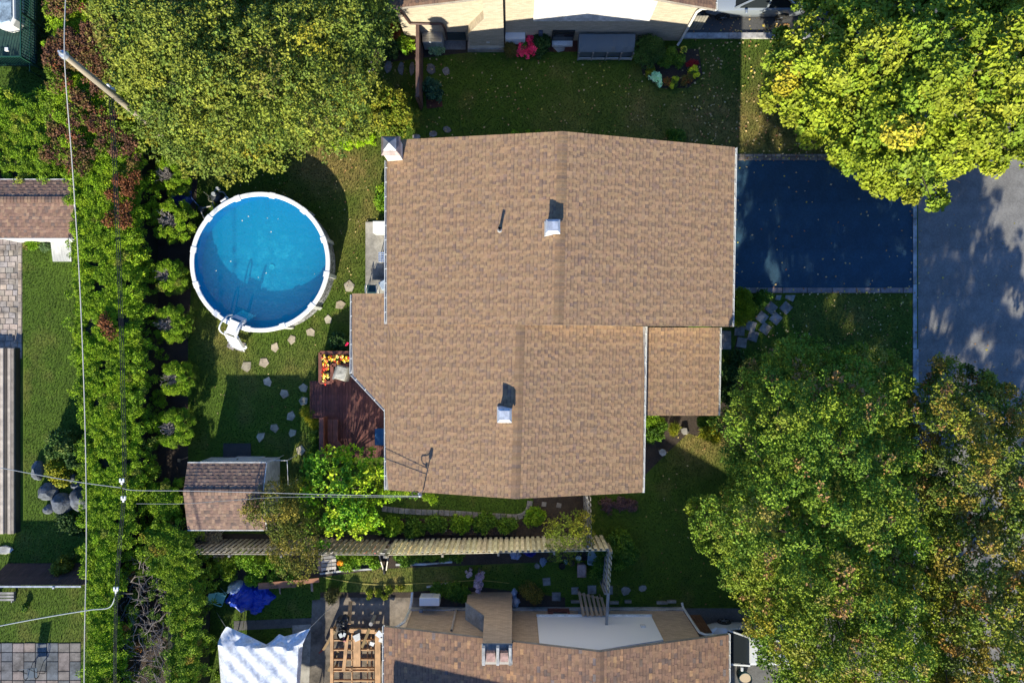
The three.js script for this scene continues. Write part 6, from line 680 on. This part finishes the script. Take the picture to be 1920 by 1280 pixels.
S('scrubby dark weed at the top of the bare strip', [[622, 1118, 12, .4]], [[[.06, .06, .03], 1]], CL.blade); S('yellow-green ground cover along the shadow of the deck frame', [[690, 1116, 8, .15], [708, 1112, 8, .16], [728, 1107, 8, .18], [748, 1103, 8, .18], [720, 1119, 7, .15]], [[[.14, .17, .02], 3], [[.2, .2, .04], 2]], CL.tiny, { name: 'ground_cover', cat: 'ground cover' }); S('dark green plants between heat pump and brick chimney', [[848, 1108, 16, .4], [822, 1108, 12, .35], [868, 1118, 11, .35]], GREEN, CL.small); S('tall purple phlox flowers at the corner of the brick chimney', [[896, 1098, 9, 1], [898, 1084, 8, 1.1], [895, 1108, 6, .9]], [[[.34, .26, .46], 3], [[.22, .16, .32], 2]], CL.petal, { name: 'flower', cat: 'flowers', s: .8 }); S('small purple flowers set apart from the taller phlox', [[877, 1080, 6, .9], [882, 1076, 4, .9]], [[[.32, .26, .44], 1]], CL.petal, { name: 'flower', cat: 'flowers', s: .6 }); S('golden brown drooping shrub beside the bags at the chimney', [[992, 1112, 14, .8], [1005, 1122, 12, .7]], [[[.16, .12, .03], 2], [[.08, .06, .02], 1]], CL.fine);
S('dark glossy shrub above the yellow one by the hedge', [[100, 825, 19, 1.2], [112, 840, 20, 1.2], [92, 848, 14, 1]], [[[.05, .1, .03], 3], [[.13, .17, .06], 1]], CL.small); S('shaded blue-green shrub pressed into the hedge side', [[135, 845, 14, .9], [132, 868, 13, .8]], DARK, CL.small); S('golden yellow-green shrub among the grey boulders', [[96, 884, 20, .9], [110, 900, 14, .8]], YEL, CL.small); S('dark spreading plant below the boulders', [[118, 978, 20, .4], [135, 990, 14, .4]], DARK, CL.small); S('golden bush behind the dark low fence', [[106, 1068, 16, .9], [114, 1056, 11, .9]], [[[.14, .13, .02], 3], [[.1, .12, .02], 2]], CL.small); S('pale seedling in the dark grass below the low fence', [[42, 1140, 8, .3]], GREEN, CL.tiny);
S('spiky green plant under the neighbouring shed eave', [[58, 455, 9, .4]], FRESH, CL.blade); S('grey-green plant between spiky plant and board ramp', [[78, 460, 11, .35]], [[[.08, .13, .08], 1]], CL.tiny); S('reddish low plant at the corner of the block paving', [[45, 460, 7, .3]], [[[.12, .1, .05], 1]], CL.tiny);
S('bright green juniper under the porch roof edge', [[1224, 788, 15, .5], [1235, 794, 11, .4]], FRESH, CL.fine); S('dark bush in the angle of house and porch', [[1228, 815, 15, .5], [1240, 803, 10, .5]], GREEN, CL.small); S('single spiky tuft on the bare front bed', [[1265, 806, 7, .35]], YEL, CL.blade, { name: 'daylily', cat: 'plant' }); S('yellowing ornamental grass on the sunlit front bed', [[1330, 812, 13, .5], [1342, 822, 9, .45]], YEL, CL.blade, { name: 'ornamental_grass', cat: 'grass' }); S('small green shrub at the porch gutter end', [[1318, 792, 7, .5], [1338, 782, 9, .5]], GREEN, CL.small); S('dark shrubs in the shade below the front walkway', [[1375, 700, 18, .9], [1385, 670, 15, .7], [1372, 740, 16, .9], [1410, 690, 16, .8]], DARK, CL.small); S('small dark plants along the upper gable wall', [[965, 250, 7, .4], [990, 249, 7, .4], [1010, 248, 6, .4]], FRESH, CL.tiny); S('pale green plant by the upper gable near the driveway', [[1275, 256, 12, .4], [1262, 250, 8, .35]], GREEN, CL.small);
{ const b = P(1284, 810), g = loft([rag(1284, 808, 8, 7).map(([x, y]) => P(x, y, 0)), rag(1284, 808, 6, 7).map(([x, y]) => P(x, y, .2))]); solo('field_stone', 'pale stone lying on the sunlit front bed', 'stone', g, M.conc, b); const c = P(1243, 848); solo('field_stone', 'pale stone in the shade beside the front lawn', 'stone', loft([rag(1243, 848, 8, 7).map(([x, y]) => P(x, y, 0)), rag(1243, 848, 6, 7).map(([x, y]) => P(x, y, .18))]), M.concPale, c); }
{ const l = P(352, 862, .2); solo('garden_spade', 'small wooden-handled garden tool lying above the shed', 'tool', [bar(P(338, 862, .1), P(352, 857, .15), .04, .04), rbox(...P(335, 863, .1), .14, .03, .16, .01)], M.wood, l); }

// ------------------------------------------------------------------ fallen leaves and grass
{
  const g = new THREE.BufferGeometry(); g.setAttribute('position', new THREE.BufferAttribute(new Float32Array([-.5, 0, 0, .1, .08, .38, .5, .02, 0, -.5, 0, 0, .5, .02, 0, .1, .08, -.38]), 3)); g.computeVertexNormals(); boxUV(g);
  const L = [], COL = [[[.5, .36, .14], 4], [[.55, .42, .22], 3], [[.4, .2, .07], 2], [[.3, .13, .06], 1.5], [[.55, .45, .06], 1]], put = (poly, n, y, s0 = .07, s1 = .13) => { const b = bounds(poly); for (let i = 0; i < n; i++) { const px = rr(b[0], b[2]), py = rr(b[1], b[3]); if (!inPoly(px, py, poly)) continue; const p = P(px, py), s = rr(s0, s1); L.push([new THREE.Matrix4().compose(V(p[0], y, p[2]), new THREE.Quaternion().setFromEuler(new THREE.Euler(rr(-.4, .4), R() * 6.3, rr(-.4, .4))), V(s, s, s)), jit(palPick(COL), .2)]); } };
  put(rect(800, 100, 1340, 270), 300, .06, .06, .11); put(rect(1300, 75, 1570, 285), 420, .06, .07, .14); put(rect(1290, 0, 1480, 60), 120, .02, .07, .12); put(rect(1430, 45, 1480, 62), 110, .03, .08, .14); put(rect(1380, 302, 1710, 538), 75, .03); put(rect(1725, 380, 1915, 700), 45, .02); put(rect(1380, 552, 1712, 660), 150, .06, .06, .11); put(rect(1380, 286, 1580, 302), 60, .065); put(rect(1705, 380, 1728, 700), 35, .07); put(rect(1378, 538, 1712, 552), 40, .07); put(rect(400, 280, 725, 560), 260, .06, .05, .09); put(rect(1210, 790, 1370, 1140), 50, .06, .06, .1); put(rect(690, 95, 780, 190), 45, .04, .05, .09); put(rect(350, 560, 600, 860), 30, .06, .05, .08);
  for (let i = 0; i < 10; i++) { const a = R() * 6.3, k = Math.sqrt(R()) * 2.8; L.push([new THREE.Matrix4().compose(V(-11.34 + Math.cos(a) * k, 1.14, -3.57 + Math.sin(a) * k), new THREE.Quaternion().setFromAxisAngle(UPV, R() * 6), V(.07, .02, .07).multiplyScalar(rr(.6, 1.2))), [.6, .58, .5]]); }
  const m = instanced(scene, 'fallen_leaves', g, mat(null, .75), L, 'stuff'); m.name = 'fallen_leaves';
}
{
  const pos = [], nor = [], q = rngOf(3); for (let i = 0; i < 6; i++) { const a = q() * 6.283, r = q() * .045, x = Math.cos(a) * r, z = Math.sin(a) * r, h = .03 + q() * .035, lx = (q() - .5) * .05, lz = (q() - .5) * .05, t = q() * 6.283, w = .007; pos.push(x - Math.cos(t) * w, 0, z - Math.sin(t) * w, x + Math.cos(t) * w, 0, z + Math.sin(t) * w, x + lx, h, z + lz); for (let k = 0; k < 3; k++) nor.push(lx * 4, .9, lz * 4); }
  const g = new THREE.BufferGeometry(); g.setAttribute('position', new THREE.BufferAttribute(new Float32Array(pos), 3)); g.setAttribute('normal', new THREE.BufferAttribute(new Float32Array(nor), 3)); boxUV(g);
  const L = [], bb = NOLAWN.map(bounds), e = new THREE.Euler();
  for (let py = -20; py < 1300; py += 3.1) for (let px = -20; px < 1712; px += 3.1) {
    const x = px + rr(-1.6, 1.6), y = py + rr(-1.6, 1.6); let bad = false; for (let i = 0; i < bb.length && !bad; i++) { const b = bb[i]; bad = x > b[0] && x < b[2] && y > b[1] && y < b[3] && inPoly(x, y, NOLAWN[i]); } if (bad) continue;
    const p = P(x, y), c = lawnCol(x, y), k = rr(.85, 1.35), s = rr(.7, 1.2); L.push([new THREE.Matrix4().compose(V(p[0], 0, p[2]), tmpQ.setFromEuler(e.set(rr(-.15, .15), R() * 6.283, rr(-.15, .15))), V(s, s, s)), [c[0] * k, c[1] * k, c[2] * k]]);
  }
  instanced(scene, 'grass', g, mat(null, .8), L, 'stuff');
}
scene.updateMatrixWorld(true);
camera.far = 2000; camera.updateProjectionMatrix();
renderer.render(scene, camera);
